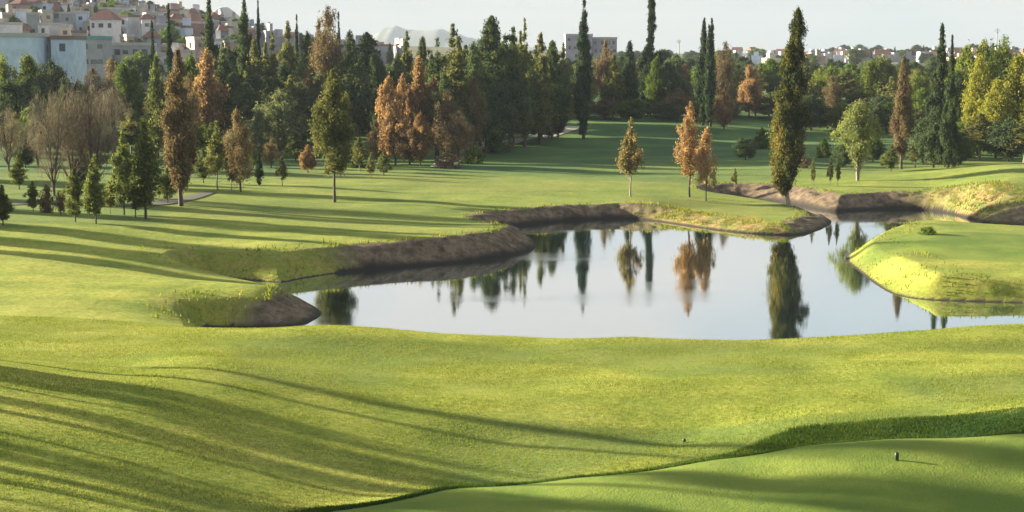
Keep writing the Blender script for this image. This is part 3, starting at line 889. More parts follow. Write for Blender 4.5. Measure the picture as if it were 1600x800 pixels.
T('cypress', 983, 184, 64, 30, 'shorter dark spindle cypress just right of the grey block', var=0)
T('cypress', 1098, 196, 29, 22, 'left one of the twin slim cypresses behind the orange trees', var=0)
T('cypress', 1110, 198, 27, 20, 'right one of the twin slim cypresses behind the orange trees', var=2)
T('rust', 945, 184, 66, 36, 'thin brownish tree standing in front of the grey block', var=1)
T('olive', 958, 186, 86, 30, 'thin olive tree at the right corner of the grey block', var=1)
T('rust', 1132, 188, 68, 34, 'brown-leaved tree just right of the twin slim cypresses', var=1)
T('orange', 1170, 184, 102, 34, 'orange tree halfway between the twin cypresses and the old cypress', var=0)
T('orange', 1131, 204, 142, 28, 'small orange tree at the foot of the twin cypresses', var=1)
T('pale', 1072, 182, 128, 40, 'low grey-green round tree left of the twin cypresses', var=0)
T('darkbroad', 1048, 182, 98, 46, 'dark round tree right of the very tall thin cypress', var=1)
T('broad', 1025, 182, 92, 26, 'small dark green tree at the foot of the very tall thin cypress', var=0)

# ---- the row of small trees at the left
T('green', 5, 352, 288, 30, 'small green tree cut by the left edge, in the near row', var=0)
T('rustbush', 74, 332, 284, 20, 'reddish upright bush in the near row on the left')
T('green', 118, 347, 262, 30, 'slim dark green young tree, left of the taller one with a thin trunk', var=1)
T('green', 150, 350, 236, 34, 'green young tree with a thin dark trunk in the near left row', var=2)
T('green', 194, 336, 206, 36, 'dark green narrow tree left of the leafiest young tree', var=1)
T('green', 228, 342, 188, 58, 'leafiest and widest young tree of the near left row', var=0)
T('green', 212, 340, 240, 24, 'slender young tree pressed against the left side of the leafiest one', var=2)
T('olive', 340, 296, 190, 34, 'olive-green young tree left of the rusty twiggy one', var=2)
T('rust', 376, 300, 172, 44, 'rusty twiggy tree with a reddish crown below the dark grove', var=2)
T('olive', 362, 298, 226, 22, 'short yellowish young tree at the foot of the rusty twiggy tree', var=0)
T('cypress', 405, 289, 236, 13, 'tiny dark columnar cypress on the left fairway', var=0)
T('olive', 441, 290, 244, 18, 'small straw-coloured young tree right of the tiny dark cypress', var=1)
T('orange', 481, 270, 226, 24, 'small orange bushy tree left of the lone pine', var=0)
T('olive', 562, 268, 214, 26, 'small olive tree just right of the lone pine', var=1)
T('olive', 580, 280, 238, 14, 'thin sapling between the lone pine and the orange trees', var=2)
T('bare', 85, 306, 150, 66, 'leafless twiggy tree with a dark trunk, left of the larger leafless pair', var=0)
T('bare', 112, 304, 128, 80, 'large leafless brownish tree, middle one of the left group', var=1)
T('bare', 148, 306, 134, 90, 'broad leafless tree with grey-brown haze of twigs, right of the middle one', var=2)
T('bare', 14, 268, 172, 56, 'leafless greyish tree at the left edge of the photo', var=0)
T('bare', 178, 250, 128, 56, 'leafless tree behind and right of the brown leafless group', var=1)
T('bare', 60, 262, 150, 50, 'thin leafless tree between the edge tree and the leafless group', var=2)
T('pale', 440, 244, 146, 70, 'pale grey-green spreading olive tree below the dark grove', var=0)
T('pale', 412, 250, 168, 44, 'smaller grey-green olive tree left of the spreading one', var=1)

# ---- left: trees under the town
T('lime', 8, 226, 86, 44, 'yellow-green tree at the left edge in front of the blue-white block', d=205, var=0)
T('lime', 48, 226, 92, 46, 'yellow-green round tree in front of the blue-white block', d=208, var=1)
T('darkbroad', 82, 226, 98, 58, 'dark blue-green round tree below the block with brown parapet', d=206, var=0)
T('darkbroad', 28, 230, 120, 56, 'dark round tree beneath the yellow-green ones at the left edge', d=196, var=1)
T('darkbroad', 116, 232, 122, 44, 'dark leafy tree behind the tops of the leafless group', d=200, var=1)
T('rust', 176, 222, 92, 40, 'brown-orange thin tree below the hillside houses', d=205, var=0)
T('rust', 148, 226, 108, 40, 'brown bare-topped tree left of the brown-orange thin one', d=202, var=1)
T('broad', 205, 232, 100, 40, 'green round tree left of the first dark spire', d=200, var=2)
T('spire', 243, 262, 34, 24, 'slim dark cypress spire, left neighbour of the taller dark one', d=178, var=1)
T('green', 248, 262, 86, 40, 'green leafy tree wrapped round the foot of the slim dark spire', d=174, var=0)
T('spire', 269, 262, 8, 24, 'dark blue-green cypress spire rising above the hillside town', d=176, var=0)
T('fircone', 331, 230, -6, 46, 'wide-skirted dark cypress with its tip at the frame top, behind the orange tree', d=200, var=0)
T('orange', 325, 222, 78, 58, 'bright orange tree in front of the wide-skirted dark cypress', d=190, var=0)
T('fircone', 385, 225, -10, 44, 'dark pointed cypress behind the left part of the grove, its tip at the frame top', d=215, var=1)
T('spire', 407, 225, -18, 13, 'needle-thin cypress just right of the dark pointed one', d=214, var=0)
T('rust', 298, 250, 118, 34, 'thin brown tree between the orange tree and the orange-brown cypress', d=180, var=1)
T('broad', 300, 240, 92, 44, 'mixed green tree behind the thin brown one', d=196, var=1)

# ---- left grove of pines
G = 'dark pines of the left grove'
for px, top, w, d, k, lab in [
    (352, 66, 46, 208, 'pine', 'pine at the left end of the left grove'), (372, 56, 50, 216, 'pine', 'pine of the left grove beneath the dark pointed cypress'),
    (400, 60, 52, 200, 'goldpine', 'olive-lit pine of the left grove under the needle-thin cypress'), (428, 50, 46, 205, 'goldpine', 'olive-lit pine in the left half of the left grove'),
    (452, 32, 42, 218, 'goldpine', 'pointed pine crest above the middle of the left grove'), (466, 24, 16, 220, 'spire', 'slender pale-tipped cypress in the middle of the left grove'),
    (482, 46, 40, 212, 'pine', 'pine left of the brown-topped pine'), (515, 12, 54, 208, 'rust', 'tall brown-leaved tree rising highest of the left grove'),
    (500, 34, 34, 214, 'rust', 'brown-leaved tree leaning on the left of the tallest brown one'),
    (531, 20, 18, 214, 'spire', 'dark spire on the right shoulder of the tall brown tree'), (548, 44, 40, 212, 'pine', 'pine between the tall brown tree and the round-topped pine'),
    (575, 50, 58, 206, 'pine', 'round-topped dark pine at the right end of the left grove'), (560, 90, 50, 200, 'pine', 'lower pine in front of the round-topped one'),
    (590, 84, 36, 204, 'darkbroad', 'dark low tree at the right end of the left grove')]:
    T(k, px, 200, top, w, lab, G if k == 'pine' else None, d=d)
for px, top, w, d in [(345, 100, 44, 198), (366, 112, 46, 196), (392, 96, 50, 199), (418, 104, 52, 197), (446, 92, 50, 200), (474, 98, 52, 198), (530, 96, 50, 201), (425, 120, 60, 192), (470, 126, 56, 193), (385, 128, 50, 190)]:
    ranked(T('pine', px, 200, top, w, 'x', 'lower front pines of the left grove', d=d), 'dark pine, %s in the lower front row of the left grove', px)

T('pale', 500, 208, 118, 46, 'grey-green thin-crowned tree behind the lone pine', d=196, var=0)
T('rust', 478, 208, 112, 40, 'brown thin-crowned tree left of the lone pine', d=195, var=1)
T('olive', 455, 210, 118, 40, 'olive-green thin-crowned tree above the spreading olive', d=192, var=0)
# ---- orange trees and the big pine grove
T('orange', 608, 268, 122, 38, 'leftmost of the tall orange trees left of the big pine grove', d=172, var=1)
T('orange', 634, 264, 116, 40, 'orange tree between the leftmost and the highest orange ones', d=176, var=2)
T('orange', 655, 262, 90, 50, 'highest of the orange trees left of the big pine grove', d=178, var=0)
T('orange', 681, 262, 126, 40, 'orange-brown tree at the right of the highest orange one', d=178, var=1)
T('orange', 618, 270, 158, 44, 'low orange tree in front of the tall orange ones, on the left', d=166, var=0)
T('orange', 657, 268, 178, 32, 'low pinkish-orange tree in front of the highest orange one', d=164, var=1)
T('rust', 700, 264, 140, 48, 'brown tree right of the orange ones', d=174, var=0)
T('rust', 735, 262, 122, 50, 'reddish-brown tree in front of the pines of the big grove', d=178, var=2)
T('rust', 716, 262, 176, 44, 'low brown thicket tree at the foot of the big grove', d=170, var=1)
T('rust', 640, 268, 196, 50, 'low brown twiggy tree under the orange ones', d=165, var=2)
T('rust', 590, 270, 188, 32, 'low brown twiggy tree at the left end of the orange ones', d=168, var=2)
T('goldpine', 637, 200, 48, 44, 'left pine of the pair above the orange trees', d=214, var=1)
T('pine', 661, 200, 56, 30, 'right pine of the pair above the orange trees', d=212, var=1)
T('pine', 622, 200, 78, 34, 'low dark pine at the foot of the pair above the orange trees', d=208, var=0)
G = 'pines of the big grove'
for px, top, w, d, k, lab in [
    (708, 36, 66, 179, 'goldpine', 'bushy-topped olive pine at the left of the big grove'), (740, 62, 50, 184, 'pine', 'lower pine left of the highest of the big grove'),
    (768, 24, 66, 189, 'pine', 'highest broad dark pine in the middle of the big grove'), (798, 42, 46, 191, 'pine', 'pine right of the highest of the big grove'),
    (820, 28, 34, 193, 'goldpine', 'pine with two thin tips in the right half of the big grove'), (845, 50, 48, 197, 'goldpine', 'olive-lit pine near the right end of the big grove'),
    (863, 62, 38, 200, 'pine', 'dark pine at the right end of the big grove'), (880, 66, 30, 216, 'goldpine', 'yellowish pine against the left side of the grey block'),
    (684, 58, 44, 180, 'pine', 'pine at the far left of the big grove behind the orange trees')]:
    T(k, px, 200, top, w, lab, d=d)
for px, top, w, d in [(695, 110, 48, 176), (716, 104, 48, 179), (738, 100, 52, 182), (760, 96, 52, 185), (782, 90, 50, 188), (802, 88, 48, 191), (822, 84, 48, 195), (842, 90, 44, 199), (862, 96, 38, 203),
                      (706, 130, 46, 182), (728, 122, 50, 187), (750, 122, 54, 192), (775, 120, 50, 195), (796, 118, 46, 199), (818, 116, 44, 203), (872, 104, 30, 207), (846, 112, 40, 205)]:
    ranked(T('pine', px, 200, top, w, 'x', 'lower front pines of the big grove', d=d), 'dark pine, %s in the lower front row of the big grove', px)
for px, top, w, d in [(700, 84, 50, 214), (728, 70, 50, 220), (755, 64, 50, 226), (785, 62, 50, 222), (812, 66, 46, 218), (836, 70, 40, 224), (856, 78, 36, 216), (770, 60, 46, 236), (800, 66, 46, 238), (740, 74, 50, 234)]:
    ranked(T('pine', px, 200, top, w, 'x', 'rear pines of the big grove', d=d), 'dark pine, %s in the rear row of the big grove', px)

# ---- right: cypress screen and willows
for px, base, top, w, k, d, lab in [
    (1258, 190, 104, 44, 'olive', None, 'olive-brown tree touching the right side of the old cypress'), (1285, 190, 106, 44, 'lime', 250, 'yellow-green round tree right of the old cypress'),
    (1300, 188, 118, 34, 'rust', 245, 'brownish small tree between the first yellow-green ones'), (1322, 190, 112, 48, 'olive', 248, 'olive tree left of the golden round one'),
    (1342, 190, 118, 40, 'darkbroad', 252, 'dark round tree behind the pale elm'), (1374, 190, 86, 48, 'lime', 246, 'golden-green round-topped tree above the pale elm'),
    (1392, 200, 120, 40, 'olive', 232, 'olive tree left of the orange and dark columnar cypress'), (1372, 212, 150, 44, 'darkbroad', 215, 'low dark tree right of the pale elm'),
    (1430, 200, 112, 38, 'lime', 230, 'green tree between the columnar and the pointed cypress'), (1440, 215, 140, 36, 'broad', 212, 'dark green low tree left of the broad pointed cypress'),
    (1518, 235, 66, 60, 'lime', 190, 'tall bright yellow-green willow, left one of the right-hand clump'), (1562, 236, 62, 62, 'lime', 196, 'tall bright green willow at the top of the right-hand clump'),
    (1527, 232, 94, 40, 'yellow', 178, 'golden yellow tree in front of the tall bright willows'), (1588, 234, 90, 62, 'yellow', 176, 'wide yellow-green tree at the right edge'),
    (1556, 236, 130, 48, 'yellow', 172, 'low yellow-green tree between the two golden ones'), (1610, 236, 76, 60, 'lime', 190, 'bright green willow cut by the right edge'),
    (1505, 240, 112, 40, 'darkbroad', 186, 'dark shaded tree between the pointed cypress and the golden tree'), (1548, 92 + 140, 84, 44, 'darkbroad', 200, 'dark tree showing between the two tall willows'),
    (1530, 250, 178, 60, 'olive', 168, 'brownish undergrowth tree below the golden one'), (1575, 250, 186, 60, 'darkbroad', 166, 'dark undergrowth tree below the wide yellow one'), (1600, 252, 190, 50, 'olive', 164, 'brownish undergrowth tree at the right edge'),
    (1498, 252, 196, 34, 'bush', 172, 'dark bush at the foot of the shaded tree')]:
    T(k, px, base, top, w, lab, d=d)

# ---- background woods that close the view
G = 'woods behind the fairways'
rb = random.Random(12)
kinds = ['rust', 'olive', 'broad', 'pale', 'lime', 'darkbroad', 'goldpine', 'olive']
words_ = {'rust': 'brown thin-crowned', 'olive': 'olive-coloured', 'broad': 'round green', 'pale': 'grey-green', 'lime': 'yellow-green', 'darkbroad': 'dark round', 'goldpine': 'olive-green pine', 'pine': 'dark pine'}
for k_, (px0, px1, step, t0, t1, dd, kk, where) in enumerate([
        (880, 1250, 17, 86, 112, 265, ['rust', 'olive', 'broad', 'pale', 'rust', 'darkbroad'], 'in the wood between grey block and old cypress'),
        (1240, 1500, 17, 100, 122, 275, ['lime', 'olive', 'olive', 'broad', 'rust', 'lime', 'pale'], 'in the wood between old cypress and willows'),
        (1500, 1660, 20, 90, 110, 255, ['lime', 'darkbroad', 'broad'], 'in the wood behind the willows'),
        (890, 1490, 21, 88, 100, 320, ['darkbroad', 'broad', 'pale', 'darkbroad', 'pine'], 'in the far tree line under the right skyline'),
        (340, 620, 22, 104, 120, 245, ['pine', 'darkbroad', 'pine', 'broad'], 'in the wood behind the left grove'),
        (-60, 340, 22, 128, 150, 230, ['darkbroad', 'rust', 'broad', 'darkbroad'], 'in the wood below the hillside town'),
        (620, 900, 24, 84, 104, 250, ['pine', 'darkbroad', 'pine'], 'in the wood behind the big grove')]):
    px = px0
    i = 0
    while px < px1:
        kd = kk[i % len(kk)]
        dj = dd * rb.uniform(.96, 1.05)
        qx = px + rb.uniform(-6, 6)
        wd_ = words_[kd] + ('' if kd in ('pine', 'goldpine') else ' tree')
        ranked(T(kd, qx, 200, rb.uniform(t0, t1), rb.uniform(26, 44), 'x', wd_ + 's ' + where, d=dj, var=rb.randrange(3)), wd_ + ', %s ' + where, qx)
        px += step * rb.uniform(.8, 1.2)
        i += 1

for (px0, px1, step, base_, t0, t1, kk, where) in [
        (890, 1240, 24, 186, 138, 158, ['darkbroad', 'pale', 'rust', 'olive', 'broad'], 'in the undergrowth behind the far fairway'),
        (1250, 1480, 20, 206, 148, 172, ['olive', 'darkbroad', 'broad', 'lime', 'rust'], 'in the undergrowth behind the pale elm'),
        (1480, 1640, 22, 240, 165, 195, ['darkbroad', 'olive', 'broad'], 'in the undergrowth below the willows'),
        (0, 345, 26, 242, 165, 205, ['darkbroad', 'rust', 'broad', 'olive', 'darkbroad'], 'in the undergrowth of the left wood'),
        (345, 600, 22, 205, 158, 176, ['darkbroad', 'pine', 'broad', 'darkbroad'], 'in the undergrowth of the left grove'),
        (690, 880, 20, 214, 165, 185, ['darkbroad', 'rust', 'darkbroad', 'broad'], 'in the undergrowth of the big grove')]:
    px = px0
    i = 0
    while px < px1:
        kd = kk[i % len(kk)]
        qx = px + rb.uniform(-6, 6)
        ranked(T(kd, qx, base_ + rb.uniform(-6, 4), rb.uniform(t0, t1), rb.uniform(34, 52), 'x', 'undergrowth trees ' + where, d=None if px0 != 690 else 205, var=rb.randrange(3)), 'low ' + words_[kd] + ('' if kd == 'pine' else ' tree') + ', %s ' + where, qx)
        px += step * rb.uniform(.8, 1.2)
        i += 1

# ---- scattered young trees on the slopes
for px, b_, tp, w, k, lab in [
        (318, 286, 232, 24, 'green', 'green sapling behind the tall orange-brown cypress'), (352, 268, 214, 30, 'olive', 'olive sapling under the dark grove, left of the rusty one'), (424, 262, 216, 26, 'rust', 'brown sapling in front of the spreading olive'),
        (396, 262, 226, 22, 'green', 'green sapling left of the spreading olive'), (462, 252, 206, 30, 'green', 'green young tree right of the spreading olive'), (500, 246, 196, 34, 'rust', 'brown young tree behind the trunk of the lone pine'),
        (540, 262, 206, 30, 'green', 'green young tree tucked behind the right side of the lone pine'), (600, 274, 236, 20, 'green', 'small green sapling left of the low orange tree'), (586, 246, 204, 26, 'rust', 'brown sapling between the lone pine and the tall orange trees'),
        (30, 296, 240, 26, 'green', 'green sapling between the edge tree and the leafless group'), (52, 330, 282, 20, 'green', 'small green sapling left of the reddish bush'), (95, 336, 298, 20, 'rust', 'short brown sapling right of the reddish bush'),
        (172, 334, 282, 22, 'olive', 'short olive sapling between the two near green trees'), (262, 318, 262, 24, 'green', 'green sapling left of the tall orange-brown cypress'), (128, 292, 244, 26, 'darkbroad', 'low dark tree under the leafless group'),
        (200, 286, 236, 34, 'darkbroad', 'low dark tree behind the leafiest young tree'), (40, 262, 216, 34, 'darkbroad', 'low dark tree behind the left edge sapling'),
        (1250, 262, 224, 24, 'rustbush', 'brown bush right of the old cypress'), (1286, 246, 214, 26, 'bush', 'green bush in the shade right of the old cypress'), (1316, 262, 226, 28, 'darkbroad', 'low dark tree left of the pale elm'),
        (1364, 254, 214, 30, 'broad', 'low green tree right of the pale elm stems'), (1392, 268, 226, 26, 'green', 'green sapling left of the columnar orange cypress'), (1430, 262, 216, 28, 'olive', 'olive sapling right of the columnar orange cypress'),
        (1500, 256, 214, 34, 'broad', 'low green tree right of the broad pointed cypress'), (1165, 250, 214, 28, 'darkbroad', 'low dark tree between the small orange tree and the old cypress'), (1190, 232, 202, 24, 'bush', 'dark bush left of the old cypress')]:
    T(k, px, b_, tp, w, lab)

# ---- small things by the water and under the trees
for i, (px, b, tp, lab) in enumerate([(1270, 291, 246, 'pale sapling, leftmost of three behind the channel'), (1297, 291, 245, 'pale sapling, middle of three behind the channel'), (1309, 291, 246, 'pale sapling, rightmost of three behind the channel'),
                                      (1115, 300, 262, 'short yellowish sapling behind the smaller orange tree'), (1148, 296, 262, 'short sapling left of the old cypress'), (1380, 262, 246, 'small pale sapling right of the pale elm')]):
    T('olive', px, b, tp, 9, lab, var=i)
for px, b, tp, w, lab, k in [(1450, 366, 352, 26, 'dark bush on the tip of the right promontory', 'bush'),
                             (560, 262, 248, 26, 'low bush beside the lone pine', 'bush'), (740, 256, 226, 30, 'green bush beside the cart path', 'bush'),
                             (775, 238, 205, 34, 'green bush above the cart path', 'bush'), (700, 262, 236, 34, 'brown bush at the lower end of the cart path', 'rustbush')]:
    T(k, px, b, tp, w, lab)

# ---- trees beyond the left edge whose shadows cross the near fairway
KIND['tallpine'] = dict(obj='pine_tree', prof=p_pine, fol='pine', bark=BARK, H=16, W=3.0, z0=.45, clumps=60, per=50, leaf=(.22, .10), cr=.55, upright=.35, elong=.9, r0=.24, limbs=5, n=2, sp=[[(0, 0, 1, .8), (.22, .1, .84, .6)], [(0, 0, 1, 1)]])
for x, y, h, w, k in [(-20.7, 33.6, 5.1, 1.5, 'tallpine'), (-22.9, 34.9, 4.3, 1.1, 'tallpine'), (-16.8, 37.1, 3.8, 1.2, 'tallpine'), (-16.7, 37.8, 3.4, 1.4, 'tallpine'), (-16.8, 39.8, 4.2, 0.8, 'tallpine'), (-17.9, 41.6, 4.8, 1.4, 'tallpine'), (-25.7, 42.9, 5.8, 1.2, 'tallpine'), (-25.9, 44.0, 6.1, 1.5, 'tallpine'), (-17.8, 46.3, 3.6, 1.2, 'tallpine'), (-24.3, 47.4, 5.1, 0.9, 'tallpine'), (-22.9, 49.4, 4.8, 1.1, 'tallpine'), (-27.3, 51.7, 5.2, 1.3, 'tallpine'), (-24.9, 52.6, 4.7, 0.7, 'tallpine'), (-28.9, 53.6, 5.9, 1.3, 'tallpine'),
                      (-21, 53.5, 14, 2.6, 'tallpine'), (-27, 52.5, 15, 1.8, 'tallpine'), (-23.5, 47.5, 13, 2.6, 'tallpine'), (-18.5, 44.0, 12, 2.2, 'tallpine'), (-27, 44.5, 14, 1.8, 'tallpine'),
                      (-20, 39.5, 12, 2.4, 'tallpine'), (-30, 41, 14, 2.0, 'tallpine'), (-25, 57.5, 8, .8, 'tallpine'), (-38, 43, 13, 1.8, 'tallpine'), (-16, 36.5, 9, 1.6, 'tallpine'),
                      (-34, 91, 8, 2.0, 'cypress'), (-37, 95, 10, 2.2, 'cypress'), (-41, 98, 10, 2.4, 'cypress'), (-36.5, 101, 9, 2.2, 'cypress'), (-46, 106, 12, 3, 'cypress'), (-50, 118, 13, 3, 'cypress'), (-58, 130, 14, 4, 'pine'), (-66, 150, 14, 5, 'pine'), (-62, 170, 14, 5, 'pine')]:
    tree_at(k, x, y, h, w, 'tree standing outside the left edge whose long shadow crosses the grass', 'trees outside the left edge')
# ------------------------------------------------------------------ buildings
def paint(name, col, var=.12, scale=.6, rough=.85):
    m, t = new_mat(name)
    c = mixc(t, tuple(v * (1 - var) for v in col), tuple(min(.9, v * (1 + var)) for v in col), ramp(t, [(.35, 0), (.65, 1)], noise(t, scale, 4, .6)))
    p = N(t, 'ShaderNodeBsdfPrincipled')
    p.inputs['Roughness'].default_value = rough
    t.links.new(c, p.inputs['Base Color'])
    out(t, p.outputs[0])
    return m


WALLS = {'white': paint('white_plaster', (.62, .62, .62)), 'cream': paint('cream_plaster', (.48, .43, .34)), 'salmon': paint('salmon_plaster', (.34, .25, .22)), 'grey': paint('grey_plaster', (.28, .29, .31)),
         'ochre': paint('ochre_plaster', (.36, .29, .19)), 'pale blue': paint('pale_blue_plaster', (.46, .56, .68)), 'lilac': paint('lilac_grey_concrete', (.27, .27, .32)), 'brick': paint('red_brick_wall', (.30, .16, .12))}
ROOFS = {'terracotta': paint('terracotta_tiles', (.17, .075, .055), .25, 2.0), 'flat': paint('flat_grey_roof', (.38, .37, .35)), 'brown': paint('brown_coping', (.20, .12, .09)), 'teal': paint('teal_sheet_roof', (.10, .26, .26))}
M_WIN = paint('dark_window_glass', (.035, .045, .055), .1, 1, .15)
M_METAL = paint('grey_metal', (.30, .31, .32), .1, 1, .5)


def box_v(x0, x1, y0, y1, z0, z1):
    v = [(x0, y0, z0), (x1, y0, z0), (x1, y1, z0), (x0, y1, z0), (x0, y0, z1), (x1, y0, z1), (x1, y1, z1), (x0, y1, z1)]
    q = [(0, 3, 2, 1), (4, 5, 6, 7), (0, 1, 5, 4), (1, 2, 6, 5), (2, 3, 7, 6), (3, 0, 4, 7)]
    return v, q


def boxes(name, bl, mat):
    V, Q = [], []
    for b in bl:
        v, q = box_v(*b)
        Q += [tuple(i + len(V) for i in f) for f in q]
        V += v
    return mesh_np(name, V, Q, [mat])


WINDOW = boxes('window', [(-.5, .5, -.05, .05, -.6, .6)], M_WIN)
DOOR = boxes('door', [(-.5, .5, -.06, .06, 0, 2.1)], ROOFS['brown'])


def house(x, y, w, dep, h, wall, roof, label, rot=0.0, rows=2, cols=3, name='house', cat='house', group=None, z=None, tower=False, wins=True):
    z = float(ground(x, y)[0]) if z is None else z
    r = link(bpy.data.objects.new(name, None))
    r.location = (x, y, z)
    r.rotation_euler[2] = rot
    tag(r, label, cat, group)
    wl = [(-w / 2, w / 2, -dep / 2, dep / 2, -4, h)]
    if tower:
        wl.append((w * .05, w * .38, -dep * .2, dep * .4, h + .003, h + 2.4))
    link(bpy.data.objects.new('wall', boxes('wall', wl, WALLS[wall])), r)
    if roof == 'terracotta':
        o = .45
        a = h + .02
        V = [(-w / 2 - o, -dep / 2 - o, a), (w / 2 + o, -dep / 2 - o, a), (w / 2 + o, dep / 2 + o, a), (-w / 2 - o, dep / 2 + o, a), (-w * .22, 0, a + dep * .26), (w * .22, 0, a + dep * .26)]
        Q = [(0, 1, 5, 4), (2, 3, 4, 5)]
        Tq = [(1, 2, 5, 5), (3, 0, 4, 4), (3, 2, 1, 0)]
        me = bpy.data.meshes.new('roof')
        me.from_pydata(V, [], [(0, 1, 5, 4), (2, 3, 4, 5), (1, 2, 5), (3, 0, 4), (3, 2, 1, 0)])
        me.materials.append(ROOFS[roof])
        link(bpy.data.objects.new('roof', me), r)
    else:
        e = .12
        link(bpy.data.objects.new('parapet', boxes('parapet', [(-w / 2 - e, w / 2 + e, -dep / 2 - e, -dep / 2 + .2, h - .15, h + .45), (-w / 2 - e, w / 2 + e, dep / 2 - .2, dep / 2 + e, h - .15, h + .45),
                                                              (-w / 2 - e, -w / 2 + .2, -dep / 2 + .2, dep / 2 - .2, h - .15, h + .45), (w / 2 - .2, w / 2 + e, -dep / 2 + .2, dep / 2 - .2, h - .15, h + .45)], ROOFS[roof])), r)
    if wins:
        for i in range(cols):
            for j in range(rows):
                if RND.random() < .15: continue
                wn = link(bpy.data.objects.new('window', WINDOW), r)
                wn.location = (-w / 2 + w * (i + .5) / cols + RND.uniform(-.2, .2), -dep / 2 - .03, h - 1.4 - j * 2.7)
                wn.scale = (RND.uniform(.6, 1.2), 1, RND.uniform(.6, 1.0))
        wn = link(bpy.data.objects.new('window', WINDOW), r)
        wn.location = (-w / 2 - .03, 0, h - 1.5)
        wn.rotation_euler[2] = math.pi / 2
    return r


def house_px(px0, px1, top, d, h, wall, roof, label, **k):
    """a house whose front spans photo columns px0..px1 with its top on photo row top"""
    x0, y, zt = at(px0, top, d)
    x1 = at(px1, top, d)[0]
    dep = k.pop('dep', 7)
    return house((x0 + x1) / 2, d + dep / 2, x1 - x0, dep, h, wall, roof, label, z=zt - h, **k)


# the large ones nearest the trees
house_px(-40, 57, 56, 262, 8.5, 'pale blue', 'flat', 'long blank blue-white building at the left edge above the yellow-green trees', name='building', cat='building', wins=False)
house_px(62, 78, 62, 268, 8, 'grey', 'brown', 'narrow grey wing with one dark opening beside the blue-white building', rows=2, cols=1, dep=6)
house_px(79, 114, 60, 266, 8.5, 'pale blue', 'brown', 'square pale blue house with a brown parapet, right of the narrow grey wing', rows=1, cols=1, dep=8)
house_px(128, 160, 60, 300, 6, 'grey', 'teal', 'house with teal roof edge in the middle of the town', rows=2, cols=3)
house_px(160, 232, 70, 330, 5, 'grey', 'flat', 'long low grey terrace house left of the slim dark spire', rows=1, cols=5)
house_px(140, 176, 30, 380, 5, 'white', 'terracotta', 'white house with the widest red roof on the left hillside', rows=1, cols=3, dep=8)
# the grey block far behind
house_px(884, 926, 55, 560, 22, 'lilac', 'flat', 'tall grey office block above the woods, left and higher half', name='office_block', cat='office block', rows=5, cols=4, dep=16)
house_px(926.5, 964, 60, 564, 21, 'lilac', 'flat', 'grey office block above the woods, right and lower half', name='office_block', cat='office block', rows=5, cols=4, dep=14)

rowname = ['lowest row', 'second row up', 'third row up', 'fourth row up', 'fifth row up', 'sixth row up', 'seventh row up', 'crest row']
rh = random.Random(21)
wallc = ['white', 'cream', 'white', 'salmon', 'grey', 'grey', 'ochre', 'pale blue', 'cream', 'brick', 'lilac', 'grey']
for ri, dd in enumerate([345, 385, 425, 465, 505, 545, 580, 612]):
    px = -30 + rh.uniform(-8, 8)
    k = 0
    end = 640 if ri in (3, 5, 6, 7) else 400
    while px < end:
        wpx = rh.uniform(11, 22) * 420 / dd
        d = dd + rh.uniform(-12, 12)
        x = at(px + wpx / 2, 100, d)[0]
        wc = wallc[rh.randrange(len(wallc))]
        if px > 385: wc = rh.choice(['grey', 'lilac', 'grey'])
        rf = 'terracotta' if rh.random() < .17 else ('flat' if rh.random() < .75 else 'brown')
        st = rh.choice([1, 2, 2])
        wm = wpx * d / FPX
        lab = '%s %s %s house, %%s, %s in town' % (wc, 'two-storey' if st == 2 else 'low', {'terracotta': 'red-roofed', 'flat': 'flat-roofed', 'brown': 'brown-edged'}[rf], rowname[ri])
        hs_ = house(x, d, wm * .92, rh.uniform(5, 8), 2.3 * st + rh.uniform(0, .7), wc, rf, 'x', rot=rh.uniform(-.5, .5), rows=st, cols=max(1, int(wm / 2.6)), tower=rh.random() < .35 and rf != 'terracotta')
        ranked(hs_, lab, px)
        px += wpx * rh.uniform(1.0, 1.25) + (rh.uniform(8, 25) if px > 380 else 0)
        k += 1
# trees among the hillside houses
for i in range(135):
    px = rh.uniform(0, 400) if i < 118 else rh.uniform(400, 640)
    ti = rh.randrange(8)
    d = [322, 362, 402, 444, 484, 524, 560, 596][ti] + rh.uniform(-6, 6)
    x = at(px, 100, d)[0]
    kd = rh.choice(['darkbroad', 'darkbroad', 'broad', 'cypress', 'pine'])
    hh = rh.uniform(3.5, 6.5)
    ranked(tree_at(kd, x, d, hh, hh * (.3 if kd == 'cypress' else .9), 'x', 'trees among the hillside houses', var=rh.randrange(3)),
           {'darkbroad': 'dark round tree', 'broad': 'green round tree', 'cypress': 'small dark cypress', 'pine': 'small dark pine'}[kd] + ', %s among the ' + ('lower', 'upper')[ti > 3] + ' hillside houses, ' + ('left', 'middle', 'right')[int(px > 130) + int(px > 280)] + ' part', px)

